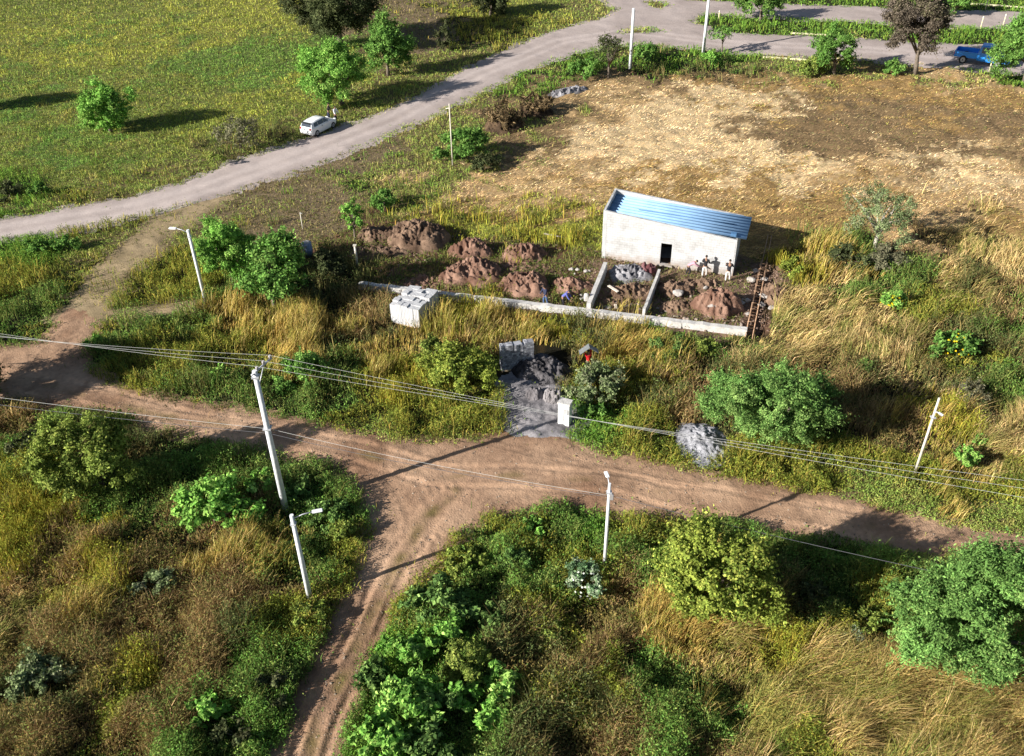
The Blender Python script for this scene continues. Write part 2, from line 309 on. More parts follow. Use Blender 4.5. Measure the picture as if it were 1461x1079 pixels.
SEEDS = '''
meadow 30,20 100,15 200,30 390,60 30,70 50,110 200,85 420,150 30,190 200,205 250,190 50,250 150,240 300,130 330,60 180,130 300,215 380,175 240,150 -80,60 -80,160 -80,240 760,12 440,200
yellow 700,318 820,325 600,330 740,312 100,42 280,25 345,38 60,50 290,192 50,85 130,85 250,60 180,62 340,150 690,14 740,22 400,125
green 250,110 320,82 400,85 440,70 100,215 370,110 20,150 -50,110 420,60 150,45 280,95
verge 250,245 150,270 60,292 320,222 700,100 760,75 560,200 620,190 600,270 650,150 110,345 160,335 260,335 570,240 640,228 640,622 570,618 900,652 1000,664 1200,694 1300,722 1400,738 1480,752 1100,92 1150,95 1230,98 1300,102 820,22 850,18 640,628 350,300 540,290 430,185 940,5 910,45 590,300
sparse 500,240 430,262 330,295 400,305 460,325 540,225 360,320 420,335 230,345 205,365 470,280 590,20 570,8 600,40 300,310 440,300
olive 40,400 90,410 200,420 240,380 250,418 650,20 700,40 250,520 170,545 560,540 520,590 600,590 660,600 690,570 900,560 880,620 930,630 1060,660 1180,660 1250,670 1300,690 1360,690 1420,690 1300,440 1340,430 1380,440 1400,520 620,810 660,770 720,760 780,800 920,755 780,880 780,1010 850,990 150,1030 460,780 440,880 470,820 180,405 -60,400 1240,890 600,845 330,525 1100,640 1010,650 960,650 1150,1055 160,300
weeds 200,480 280,470 170,505 320,545 380,580 440,590 480,560 30,445 1000,490 1030,505 1250,398 1440,470 1200,350 1230,372 1290,372 60,592 40,640 150,740 200,720 240,690 260,1050 340,1030 360,960 420,800 490,740 440,700 480,690 430,940 400,1000 700,800 760,742 850,790 900,800 900,850 760,850 720,1060 650,960 960,1060 940,1000 1200,880 1160,850 1130,800 1200,805 1040,1000 400,420 420,400 300,440 270,620 330,660 650,860 690,700 1440,545 480,1000
lush 20,275 60,277 820,90 850,75 960,78 920,84 1000,84 1060,38 1120,38 1200,42 1260,50 1340,50 1400,54 1480,60 20,355 60,350 960,490 850,615 820,758 600,1060 550,900 520,1000 510,1060 1480,100 960,500 750,100 790,85 560,265 520,265 570,960
gold 340,460 400,455 450,475 480,455 370,480 430,498 580,500 620,490 690,460 760,450 740,478 880,480 910,470 900,505 940,530 1160,370 110,830 330,800 920,900 960,915 1330,625 1330,700 1085,905 1000,900
goldgreen 640,475 800,470 1130,380 20,700 40,740 20,780 70,720 1140,905 1175,910 590,540 700,520 -60,720 1320,600 670,455 720,420 640,320 760,330 -60,780 1200,900 150,1000 120,760 170,820
blond 1150,410 1120,440 1180,440 1220,425 1200,480 1130,490 1260,460 1290,505 1060,490 1100,505 1250,525 1300,560 1420,600 1450,625 1380,350 1440,365 30,850 1500,500 1500,620 1220,450 1160,470 1340,400 1440,400 1400,640
lodged 1020,930 1080,940 1060,975 1120,970 1180,930 1230,955 1290,965 1330,995 1400,1000 1460,1005 1180,1000 1250,1035 1320,1055 1400,1065 1120,1040 1500,1060 1240,1000 1060,1020
brown 60,900 100,985 130,790 230,770 400,850 520,440 540,470 545,430 700,505 970,560 1000,570 1420,425 1320,485 20,600 90,760 60,820 150,850 180,880 100,905 30,1030 100,1040 150,950 200,940 250,930 220,1000 320,900 300,860 310,780 830,900 870,900 820,940 760,960 880,1040 900,950 1240,580 1260,620 1330,345 -60,860 -60,960 1000,1060 280,960 -40,1060 240,870 190,1050 840,1060 500,480 1200,560
brush 40,960 380,900 500,500 940,100 990,98 400,200 1350,540 1010,545 850,470 780,505 330,590 260,590 1240,560 1200,600 470,420 440,400 490,390 530,380 130,640 30,560 230,640 90,690 1400,400 1060,600 900,590 60,1010 820,1010 730,905 1130,840 560,470 1390,480 1430,505 750,1060
soil 520,350 560,330 600,345 650,340 700,360 740,380 680,390 640,400 600,395 780,400 810,380 620,370 550,355 580,380 790,420 820,410 760,425 720,405 500,335 470,350 1110,470 1115,420
rubble 880,390 900,410 880,425 920,400 960,400 1000,400 980,420 1030,410 1050,450 1000,450 960,440 940,420 1060,420 850,400 1070,380 1080,440 1060,400
cream 930,190 880,180 1000,150 980,220 1100,240 1200,245 800,218 900,225 850,205 1040,200 1400,232 1060,140 1340,255 1040,230 950,160
tan 750,250 720,285 700,260 860,150 830,165 1330,262 1430,285 1180,265 1250,235 1480,240 780,280 820,255 1100,110 1280,300 1400,112 1350,118 640,280 1000,280 1480,300 900,140 830,290 1300,330 1380,300 1320,360
ochre 1000,262 1150,120 1300,135 1400,142 1250,275 1100,285 900,262 1200,140 1050,260 1150,290 680,300 770,300 1480,150 1230,120 1350,150 1430,320 1200,310 1080,330 1120,328 1150,335 1105,350 1090,368 1170,326 1120,345 1140,322 760,265 1040,115
grizzle 1250,190 1180,190 1350,200 1440,185 1100,170 1220,210 1300,170 1480,190 1160,215 850,125 900,112 960,112 740,210 780,180 1400,190 1260,215 1190,170 820,140 1300,218
'''
SN = list(ST); sx, sk = [], []
for ln in SEEDS.strip().splitlines():
    k, *pts = ln.split()
    for p in pts:
        a, b = p.split(','); sx.append((float(a), float(b))); sk.append(SN.index(k))
SEEDP = Pn(np.array([s[0] for s in sx]), np.array([s[1] for s in sx])); SEEDK = np.array(sk)
PLOT = poly_px('836,392 860,368 1045,392 1100,385 1085,470 1062,474 840,440')
def style_at(x, y, spread=1.0):
    d = np.clip(depthn(x, y) / 50, .6, 2.5) * spread * np.where(y > 70, 1.9, 1)
    wx = x + (fbm(x * .35, y * .35, 71) - .5) * 7 * d + rng.normal(size=x.shape) * .45 * d
    wy = y + (fbm(x * .35, y * .35, 72) - .5) * 7 * d + rng.normal(size=x.shape) * .45 * d
    plot = sdf(x, y, PLOT) > 0
    out = np.empty(x.shape, int); fl = out.reshape(-1); fx, fy = wx.reshape(-1), wy.reshape(-1)
    for i in range(0, len(fx), 20000):
        dd = (fx[i:i + 20000, None] - SEEDP[None, :, 0]) ** 2 + ((fy[i:i + 20000, None] - SEEDP[None, :, 1]) * .8) ** 2
        fl[i:i + 20000] = SEEDK[np.argmin(dd, 1)]
    return np.where(plot, SN.index('rubble'), out)
def lump(x, y, k):                               # small relief of the ground
    amp = np.array([.10 if n in ('meadow', 'yellow', 'green', 'verge') else .05 if n in ('sparse',) else .2 if n in ('soil', 'rubble') else .42 if n in ('cream', 'tan', 'ochre', 'grizzle') else .12 for n in SN])[k]
    return (fbm(x * .55, y * .9, 81) - .5) * amp * 1.6

def seg_d(x, y, a, b):
    ex, ey = b[0] - a[0], b[1] - a[1]; t = np.clip(((x - a[0]) * ex + (y - a[1]) * ey) / (ex * ex + ey * ey), 0, 1)
    return np.hypot(x - a[0] - t * ex, y - a[1] - t * ey)
# ---------------------------------------------------------------- the ground, one sheet out to the horizon
bx = np.linspace(-120, 120, 640); by = np.linspace(10, 190, 480)
gx, gy = np.meshgrid(bx, by)
kk = style_at(gx, gy, .7)
rf = np.maximum.reduce([road_field(gx, gy), sdf(gx, gy, ROAD_DIRT), sdf(gx, gy, TRACK), sdf(gx, gy, GRAVEL)])
edge = np.minimum.reduce([gx + 120, 120 - gx, gy - 10, 190 - gy])
gz = lump(gx, gy, kk) * np.clip(-rf / 1.2, 0, 1) * np.clip(edge / 8, 0, 1) - .02
TR0, TR1 = P(1079, 474), P(1096, 384)
gz -= .75 * np.clip(1.15 - seg_d(gx, gy, TR0, TR1) / .55, 0, 1)
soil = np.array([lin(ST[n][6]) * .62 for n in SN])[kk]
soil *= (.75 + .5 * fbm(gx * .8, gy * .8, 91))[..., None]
v = np.stack([gx.ravel(), gy.ravel(), gz.ravel()], 1); nv = len(v); R, C = gx.shape
idx = np.arange(nv).reshape(R, C)
q = np.stack([idx[:-1, :-1], idx[:-1, 1:], idx[1:, 1:], idx[1:, :-1]], -1).reshape(-1, 4)
FAR = 3000
v = np.vstack([v, [[-FAR, -FAR, -.02], [FAR, -FAR, -.02], [FAR, FAR, -.02], [-FAR, FAR, -.02]]])
loops = [q.ravel()]; tot = [4] * len(q)
sides = [(idx[0, ::-1], nv + 0, nv + 1), (idx[::-1, -1], nv + 1, nv + 2), (idx[-1, :], nv + 2, nv + 3), (idx[:, 0], nv + 3, nv + 0)]
for s, a, b in sides:
    loops.append(np.array([a, b] + list(s))); tot.append(len(s) + 2)
loops = np.concatenate(loops); tot = np.array(tot); st = np.concatenate([[0], np.cumsum(tot)[:-1]])
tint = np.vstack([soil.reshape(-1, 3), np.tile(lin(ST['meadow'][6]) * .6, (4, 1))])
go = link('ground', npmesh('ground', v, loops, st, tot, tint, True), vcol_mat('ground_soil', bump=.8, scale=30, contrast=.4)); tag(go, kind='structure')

# ---------------------------------------------------------------- grass and weeds (stuff)
BLDG = [(7.31, 64.09), (16.99, 60.55), (18.5, 64.3), (8.6, 67.9)]
BEAM0, BEAM1 = P(512, 404, .4), P(1066, 470, .4)
CLEAR = [(P(590, 455), 1.7), (P(738, 532), 1.9), (P(803, 606), .8), (P(770, 520), 2.2), (P(999, 632), 1.6), (P(838, 525), .8)]
def allowed(x, y, k):
    f = np.maximum.reduce([road_field(x, y) + jag(x, y, 1.6), sdf(x, y, ROAD_DIRT) + jag(x, y, 1.1), sdf(x, y, GRAVEL) + jag(x, y, .8)])
    ok = f < rng.normal(size=x.shape) * .12 - .05 + np.where(rng.random(x.shape) < .06, rng.exponential(.35, x.shape), 0)
    ok &= ~((sdf(x, y, TRACK) > 0) & (rng.random(x.shape) < .8))
    ok &= sdf(x, y, BLDG) < -.1
    ok &= seg_d(x, y, BEAM0, BEAM1) > .5
    ok &= seg_d(x, y, P(1076, 474), P(1093, 384)) > 1.0
    for c, r in CLEAR: ok &= np.hypot(x - c.x, y - c.y) > r
    return ok
def blades(name, p, h, lean, ldir, w, col, z0=0):
    n = len(p); th = rng.random(n) * math.pi
    s = np.stack([np.cos(th), np.sin(th), np.zeros(n)], 1) * w[:, None] / 2
    b = np.concatenate([p, np.full((n, 1), -.02) + np.reshape(z0, (-1, 1))], 1)
    l3 = np.concatenate([ldir, np.zeros((n, 1))], 1) * lean[:, None]
    up = np.zeros((n, 3)); up[:, 2] = np.sqrt(np.clip(1 - lean ** 2, .02, 1))
    m = b + (l3 * .30 + up * .62) * h[:, None]; t = b + (l3 * 1.0 + up * .95) * h[:, None]
    v = np.stack([b - s, b + s, m + s * .8, m - s * .8, t], 1).reshape(-1, 3)
    o = np.arange(n)[:, None] * 5
    loops = np.concatenate([o + [0, 1, 2, 3], o + [3, 2, 4]], 1).ravel()
    tot = np.tile([4, 3], n); st = np.concatenate([[0], np.cumsum(tot)[:-1]])
    return npmesh(name, v, loops, st, tot, np.repeat(col, 5, 0))
NC = 1400000
u = rng.uniform(-380, 1840, NC); vv = rng.uniform(-30, 1260, NC)
Q = Pn(u, vv); keep = (Q[:, 1] < 188) & (Q[:, 1] > 14)
Q = Q[keep]; K = style_at(Q[:, 0], Q[:, 1])
dens = np.array([ST[n][7] for n in SN])[K]
ok = allowed(Q[:, 0], Q[:, 1], K) & (rng.random(len(Q)) < dens / 1.2)
Q, K = Q[ok], K[ok]
D = depthn(Q[:, 0], Q[:, 1]); PX = D / 911.0
HM = .3 + 1.35 * np.clip((fbm(Q[:, 0] * .55, Q[:, 1] * .65, 101, 3) - .3) * 2.5, 0, 1) + .25 * (vnoise(Q[:, 0] * 2.1, Q[:, 1] * 2.1, 104) - .5)        # hummocks and hollows
rdist = np.maximum(sdf(Q[:, 0], Q[:, 1], ROAD_DIRT), road_field(Q[:, 0], Q[:, 1]))
HM *= .5 + .5 * np.clip(-rdist / 1.2, 0, 1)
HM *= 1 - .45 * np.clip(vnoise(Q[:, 0] * .9, Q[:, 1] * .9, 103) * 2 - 1, 0, 1)
BP = np.array([ST[n][0] for n in SN]); LP = np.array([ST[n][1] for n in SN])
isb = rng.random(len(Q)) < (BP / (BP + LP))[K]
gap = (HM < .5) & (rng.random(len(Q)) < .35) & (np.array([ST[n][2] for n in SN])[K] > .4)
KG = 1.2
def pal(k, which, q, n):
    out = np.zeros((n, 3))
    pn = np.clip((fbm(q[:, 0] * .5, q[:, 1] * .6, 111, 3) - .3) * 1.5 + (vnoise(q[:, 0] * 1.5, q[:, 1] * 1.5, 113) - .5) * .9 + .1 + rng.normal(size=n) * np.where(k <= 3, .09, .2), 0, .999)
    sp_ = np.clip((fbm(q[:, 0] * .22, q[:, 1] * .8, 131, 4) - .3) * 2.0 + rng.normal(size=n) * .13, 0, .999); pn = np.where(np.isin(k, [SN.index(a) for a in ('cream', 'tan', 'ochre', 'grizzle')]), sp_, pn)
    for i, nm in enumerate(SN):
        m = k == i
        if not m.any(): continue
        L = np.array([lin(c) for c in ST[nm][which]]); out[m] = L[(pn[m] * len(L)).astype(int)]
    out[np.isin(k, [SN.index(a) for a in ('meadow', 'yellow', 'green', 'verge')])] *= 1.75
    fl_ = np.isin(k, [SN.index(a) for a in ('cream', 'tan', 'ochre', 'grizzle')]); out[fl_] *= 1.5 * (.62 + .76 * fbm(q[:, 0] * .5, q[:, 1] * 1.3, 133, 4))[fl_, None]
    out *= (.78 + .44 * vnoise(q[:, 0] * 1.3, q[:, 1] * 1.3, 117))[:, None]
    return out * KG * np.clip(1 + rng.normal(0, 1, (n, 1)) * np.where(fl_, .09, np.where(np.isin(k, [SN.index(a) for a in ('meadow', 'yellow', 'green', 'verge')]), .13, .2))[:, None], .5, 1.6) * (1 + rng.normal(0, .05, (n, 3)))
flow = fbm(Q[:, 0] * .16, Q[:, 1] * .16, 121) * 5.2 - 2.4
GROUPS = {
 'meadow_grass': (('meadow', 'yellow', 'green', 'verge', 'sparse'), 'short olive green meadow grass and roadside verge grass', 'grass'),
 'weeds': (('olive', 'weeds', 'lush', 'soil', 'rubble', 'brush'), 'knee-high green and olive weeds along the dirt road', 'weeds'),
 'dry_grass': (('gold', 'goldgreen', 'blond', 'lodged', 'brown'), 'tall golden and brown dry grass, bent over by wind', 'dry grass'),
 'cut_straw': (('cream', 'tan', 'ochre', 'grizzle'), 'pale cut straw lying flat over the mown field', 'straw'),
}
SH = np.array([ST[n][2] for n in SN]); SL = np.array([ST[n][3] for n in SN])
for nm, (kinds, lab, cat) in GROUPS.items():
    ids = [SN.index(k) for k in kinds]; ing = np.isin(K, ids) & ~gap
    m = ing & isb; q = Q[m]; k = K[m]; n = len(q)
    h = SH[k] * HM[m] * rng.uniform(.55, 1.25, n) + PX[m] * 1.0
    if nm == 'weeds': h = h * 1.25
    tall = np.isin(k, [SN.index(a) for a in ('blond', 'lodged', 'gold', 'cream', 'tan', 'ochre', 'grizzle')])
    flat = np.isin(k, [SN.index(a) for a in ('cream', 'tan', 'ochre', 'grizzle')])
    ang = np.where(tall, flow[m] + rng.normal(size=n) * .62, rng.uniform(0, 6.28, n))
    h = np.where(flat, rng.uniform(.15, .5, n), h); ang = np.where(flat, (rng.random(n) < .5) * math.pi + .22 + (vnoise(q[:, 0] * .3, q[:, 1] * .3, 141) - .5) * 1.2 + rng.normal(size=n) * .35, ang)
    lean = np.clip(SL[k] * rng.uniform(.5, 1.3, n), 0, .97); lean = np.where(flat, rng.uniform(.93, .995, n), lean)
    w = PX[m] * rng.uniform(.45, 1.0, n) * np.where(flat, .7, np.where(tall, .8, .9))
    z0 = lump(q[:, 0], q[:, 1], k) * .9
    me = blades(nm, q, h, lean, np.stack([np.cos(ang), np.sin(ang)], 1), w, pal(k, 4, q, n), z0)
    o = link(nm, me, GRASS); tag(o, lab, cat, kind='stuff')
    m = ing & ~isb; q = Q[m]; k = K[m]; n = len(q)
    if not n: continue
    rep = 4; q3 = np.repeat(q, rep, 0) + rng.normal(size=(n * rep, 2)) * .08; px = np.repeat(PX[m], rep)
    hz = np.repeat(SH[k] * HM[m] * 1.15, rep) * rng.uniform(.15, 1.05, n * rep) + .03
    pos = np.concatenate([q3, hz[:, None]], 1)
    nr = unit(rng.normal(size=(n * rep, 3)) * .8 + [0, 0, .7])
    L = np.maximum(rng.uniform(.07, .17, n * rep), px * 1.6)
    me = quads_mesh(nm + '_leaves', leaf_quads(pos, nr, L, L * rng.uniform(.22, .48, n * rep)), np.repeat(pal(k, 5, q, n), rep, 0))
    nl = {'meadow_grass': ('meadow_herbs', 'low broad-leaved herbs scattered through the meadow grass', 'herbs'), 'weeds': ('weed_leaves', 'leafy green undergrowth among the weeds beside the roads', 'undergrowth'),
          'dry_grass': ('dry_weeds', 'brown and olive leafy stalks between the dry grass', 'weeds'), 'cut_straw': ('stubble_weeds', 'few low green weeds left in the mown straw', 'weeds')}[nm]
    o = link(nl[0], me, LEAF); tag(o, nl[1], nl[2], kind='stuff')

# ---------------------------------------------------------------- trees and shrubs
BARK = mat('bark', (.16, .13, .10), var=.4, scale=8, bump=.6); PALEBARK = mat('pale_bark', (.42, .38, .32), var=.3, scale=8, bump=.5)
KT = 0.95
KIND = {  # leaf length, width, cover, clumps, clump radius
 'std': (.16, .09, 5.6, 26, .38), 'feather': (.15, .055, 8.0, 46, .34), 'broad': (.24, .14, 4.4, 22, .42), 'sparse': (.14, .05, 1.0, 40, .26), 'twig': (.5, .035, 3.0, 30, .34), 'dense': (.16, .09, 7.0, 36, .36),
}
PAL = {
 'vivid': [(122, 182, 68), (142, 196, 78), (98, 156, 58), (160, 204, 92)], 'green': [(98, 150, 60), (118, 166, 70), (80, 126, 52), (134, 176, 78)],
 'olive': [(138, 158, 62), (118, 142, 54), (156, 170, 72), (98, 122, 48)], 'ygreen': [(146, 162, 54), (128, 150, 50), (166, 176, 66), (104, 128, 44)],
 'dark': [(82, 94, 58), (68, 80, 50), (98, 108, 66), (84, 88, 60)], 'grey': [(122, 122, 94), (106, 108, 82), (140, 136, 108), (96, 98, 72)], 'greybrown': [(110, 100, 88), (90, 82, 72), (126, 114, 98), (96, 94, 70)],
 'greygreen': [(116, 138, 86), (130, 148, 98), (100, 120, 74), (146, 154, 116)], 'bluegreen': [(100, 140, 92), (86, 122, 80), (124, 158, 112), (160, 178, 146)], 'leafgreen': [(104, 146, 68), (86, 124, 58), (124, 160, 78), (72, 104, 50)],
 'feathergreen': [(104, 152, 70), (120, 166, 78), (86, 130, 58), (138, 176, 88)], 'brushbrown': [(134, 112, 80), (108, 92, 66), (156, 132, 94), (84, 74, 56)],
}
def crown(parent, cen, rad, kind, palname, seed, px, flowers=None, full=False):
    rad = tuple(r_ * (.9 if full else 1.1 if kind == 'broad' else .95) for r_ in rad)
    g = np.random.default_rng(seed); L, Wd, cov, nc, cr = KIND[kind]
    L = max(L, 1.9 * px); Wd = max(Wd, .95 * px)
    rx, ry, rz = rad; rm = (rx * ry * rz) ** (1 / 3)
    nc = int(nc * np.clip(rm / 1.6, .45, 2.4))
    fi = np.arange(nc) + .5; fz = 1 - 2 * fi / nc; fa = fi * 2.39996 + seed; fr = np.sqrt(1 - fz * fz)          # clumps spread evenly, then jittered
    d = unit(np.stack([fr * np.cos(fa), fr * np.sin(fa), fz], 1) + g.normal(size=(nc, 3)) * .28); d[:, 2] = np.where(d[:, 2] < (-.85 if full else -.35), -d[:, 2] * .6, d[:, 2]); d = unit(d)
    lob = .55 + .75 * vnoise(d[:, 0] * 2.3 + seed, d[:, 1] * 2.3 + d[:, 2] * 2.7, seed)
    r = (.34 + .6 * g.random(nc) ** .5) * lob
    c = d * r[:, None] * np.array(rad)
    crr = cr * rm * g.uniform(.45, 1.2, nc)
    ns = 9; sd_ = unit(g.normal(size=(nc * ns, 3)) + np.repeat(d, ns, 0) * .7 + [0, 0, .25])
    sc = np.repeat(c, ns, 0) + sd_ * (np.repeat(crr, ns) * g.uniform(.45, 1.05, nc * ns))[:, None]; sr = np.repeat(crr, ns) * g.uniform(.24, .52, nc * ns)
    area = 4 * math.pi * rm * rm
    nl = int(np.clip(cov * area / (L * Wd * .5) * .55, 300, 130000))
    si = g.choice(nc * ns, nl, p=sr ** 2 / (sr ** 2).sum()); ci = si // ns
    dd = unit(g.normal(size=(nl, 3))); rr = g.random(nl) ** .4
    p = sc[si] + dd * (rr * sr[si])[:, None] * [1, 1, .75]
    sg = g.random(nl) < .16; tw = np.floor(g.random(nl) * 4).astype(int)          # leafy twigs that stick out of the clumps
    tdir = unit(g.normal(size=(nc * ns, 4, 3)) + np.repeat(d, ns, 0)[:, None] * 1.3 + [0, 0, .5])
    p = np.where(sg[:, None], sc[si] + tdir[si, tw] * (sr[si] * (.7 + 1.3 * g.random(nl)))[:, None] + g.normal(size=(nl, 3)) * .03, p)
    strays = g.random(nl) < .03; p[strays] *= g.uniform(1.0, 1.2, (strays.sum(), 1))
    z = p[:, 2] + cen[2]; low = z < .05; p[low, 2] = g.uniform(.03, .4, low.sum()) - cen[2]
    nrm = unit(dd * .6 + unit(p) * .4 + g.normal(size=(nl, 3)) * .45 + [0, 0, .35])
    pl = np.array([lin(k) for k in PAL[palname]]) * KT; pl = pl * .82 + pl.mean(1, keepdims=True) * .18 * [1.15, 1, .7]
    tone = np.clip(g.random(nc) * .7 + .3 * g.random(nc), 0, .999)
    pick = np.clip(tone[ci] * len(pl) + g.normal(size=nl) * .8, 0, len(pl) - .01).astype(int)
    col = pl[pick] * g.uniform(.8, 1.2, (nc, 1))[ci] * g.uniform(.85, 1.15, (nc * ns, 1))[si] * np.clip(g.normal(1, .24, (nl, 1)), .4, 1.7)
    qd = leaf_quads(p + np.array(cen), nrm, L * g.uniform(.7, 1.3, nl), Wd * g.uniform(.7, 1.3, nl))
    if flowers:
        n = flowers[1]; fd = unit(g.normal(size=(n, 3)) + [-.3, -.5, .5]); fs = np.full(n, flowers[2])
        qd = np.concatenate([qd, leaf_quads(fd * np.array(rad) * .98 + np.array(cen), fd, fs, fs)]); col = np.concatenate([col, np.tile(lin(flowers[0]) * .9, (n, 1))])
    me = quads_mesh('crown', qd, col)
    o = link('crown', me, LEAF, parent); return c + np.array(cen), crr
def trunk(parent, cs, h, r0, seed, m, lean=(0, 0), n=7):
    g = np.random.default_rng(seed); b = MB(); f = Vector((lean[0] * .4, lean[1] * .4, h))
    b.tube([(0, 0, -.15), (lean[0] * .12, lean[1] * .12, h * .35), (lean[0] * .25, lean[1] * .25, h * .7), f], [r0 * 1.25, r0, r0 * .85, r0 * .7], 8)
    for c in cs[g.permutation(len(cs))[:n]]:
        c = Vector(c); s = f.lerp(Vector((0, 0, h * .45)), g.random() * .6); mid = s.lerp(c, .5) + Vector((g.normal() * .15, g.normal() * .15, .1 * h))
        b.tube([s, mid, c], [r0 * .5, r0 * .32, r0 * .12], 6)
    b.build('trunk', m, parent)
def tree(name, cat, label, bx_, by_, x0, y0, x1, y1, kind, palname, seed, group=None, r0=None, bark=None, depth=1.0, limbs=8):
    base = P(bx_, by_); _, _, dp = proj(base); s = F / dp
    cxp, cyp = (x0 + x1) / 2, (y0 + y1) / 2
    w = RM @ np.array([(cxp - CX) / F, (cyp - CY) / F, 1.0]); t = base.y / w[1]
    cw = Vector((t * w[0], t * w[1], CZ + t * w[2])); phi = math.asin(min(.95, (CZ - cw.z) / (t * np.linalg.norm(w))))
    rx = (x1 - x0) / 2 / s; ry = rx * depth; hh = (y1 - y0) / 2 / s
    rz = math.sqrt(max((hh ** 2 - (ry * math.sin(phi)) ** 2), (.45 * rx * math.cos(phi)) ** 2)) / math.cos(phi)
    o = empty(name, base); tag(o, label, cat, group)
    cen = (cw.x - base.x, 0.0, max(cw.z, rz * .7))
    cs, cr = crown(o, cen, (rx, ry, rz), kind, palname, seed, dp / 911, None, kind != 'sparse' and palname != 'greybrown')
    trunk(o, cs, max(.3, cen[2] - rz * .45), r0 or max(.06, rx * .07), seed, bark or BARK, (cen[0], 0), limbs)
    return o
def shrub(name, cat, label, cx, cy, hw, kind, palname, seed, k=.8, group=None, flowers=None):
    z = 0.0; dp = proj(P(cx, cy))[2]
    for _ in range(4):
        rx = hw * dp / F; rz = rx * k; z = rz * .8; c = P(cx, cy, z); dp = proj(c)[2]
    o = empty(name, (c.x, c.y, 0)); tag(o, label, cat, group)
    cs, cr = crown(o, (0, 0, z), (rx, rx * random.uniform(.8, 1.05), rz), kind, palname, seed, dp / 911, flowers)
    trunk(o, cs, max(.15, z * .5), max(.03, rx * .045), seed, BARK, (0, 0), 5)
    return o
T = [
 ('tree', 'round bright green tree alone in the meadow, shadow to its right', 158, 188, 113, 122, 187, 190, 'dense', 'vivid', .9),
 ('tree', 'big dark grey-green tree with a forked trunk above the road at the top left', 487, 70, 404, -72, 540, 58, 'dense', 'dark', 1.0),
 ('tree', 'light green bushy tree in front of the big dark tree', 488, 150, 430, 62, 524, 142, 'dense', 'vivid', .9),
 ('tree', 'leafy mid green tree right of the big dark tree, above the parked car', 554, 108, 519, 28, 584, 100, 'dense', 'green', .9),
 ('young_tree', 'slender young tree in the tree shadow north of the gravel road', 633, 74, 622, 36, 645, 70, 'std', 'dark', 1.0),
 ('tree', 'small dark tree at the top edge above the gravel road', 700, 22, 672, -26, 735, 18, 'dense', 'dark', 1.0),
 ('tree', 'tall feathery bright green tree beside the bent street lamp pole', 335, 408, 282, 316, 364, 402, 'feather', 'vivid', 1.0),
 ('tree', 'broad-leaved bright green tree left of the dark shadow and soil heaps', 392, 442, 346, 336, 438, 434, 'broad', 'green', 1.0),
 ('young_tree', 'small bright green round tree at the edge of the soil heaps', 507, 345, 488, 288, 522, 332, 'std', 'vivid', 1.0),
 ('tree', 'dusky grey-green tree beside the left white pole at the top road', 868, 112, 846, 46, 892, 106, 'sparse', 'dark', 1.0),
 ('tree', 'green tree at the top edge on the grass between the two far roads', 1085, 30, 1055, -18, 1118, 24, 'std', 'green', 1.0),
 ('tree', 'round green tree standing at the near edge of the far road', 1190, 106, 1156, 48, 1224, 100, 'std', 'green', 1.0),
 ('tree', 'tall grey-brown tree at the far end of the mown field', 1306, 106, 1266, -14, 1350, 98, 'std', 'greybrown', .8),
 ('tree', 'large green tree on the right edge overhanging the blue pickup', 1462, 118, 1420, 14, 1510, 112, 'dense', 'green', .9),
 ('tree', 'low green tree crown at the top edge beside the grey-brown tree', 1362, 22, 1336, -20, 1388, 19, 'std', 'green', 1.0),
 ('young_tree', 'thin flat-topped tree beside the right white pole', 1030, 78, 1008, 36, 1050, 64, 'sparse', 'green', 1.0),
 ('tree', 'sparse grey tree with a pale trunk right of the white building', 1247, 358, 1202, 266, 1312, 352, 'sparse', 'greygreen', 1.0),
 ('tree', 'dense rounded fine-leaved green tree right of the grey gravel heap', 1112, 640, 1016, 520, 1202, 640, 'feather', 'feathergreen', .62),
 ('tree', 'spreading olive green tree left of the tall pole, with a bare lower trunk', 156, 702, 44, 588, 190, 724, 'dense', 'olive', .62),
 ('tree', 'big yellow-green tree below the east dirt road', 1022, 888, 924, 744, 1112, 900, 'dense', 'ygreen', .62),
 ('tree', 'largest fine-leaved green tree on the right edge of the picture', 1398, 965, 1282, 766, 1516, 985, 'feather', 'feathergreen', .6),
 ('tree', 'tree at the left edge that shades the end of the dirt road', -75, 577, -152, 452, -4, 592, 'dense', 'dark', .9),
 ('tree', 'tree left of the meadow that throws its shadow on the grass', -48, 158, -80, 92, -16, 156, 'dense', 'dark', 1.0),
 ('tree', 'tree at the top edge beyond the far road junction', 765, -22, 735, -70, 800, -26, 'std', 'dark', 1.0),
]
for i, (nm, lab, *a) in enumerate(T):
    tree(nm, 'tree', lab, *a[:6], a[6], a[7], 100 + i, depth=a[8], bark=PALEBARK if 'pale trunk' in lab else None, r0=.09 if nm == 'young_tree' else .17 if 'sparse grey' in lab else None, limbs=16 if a[6] == 'sparse' else 8)
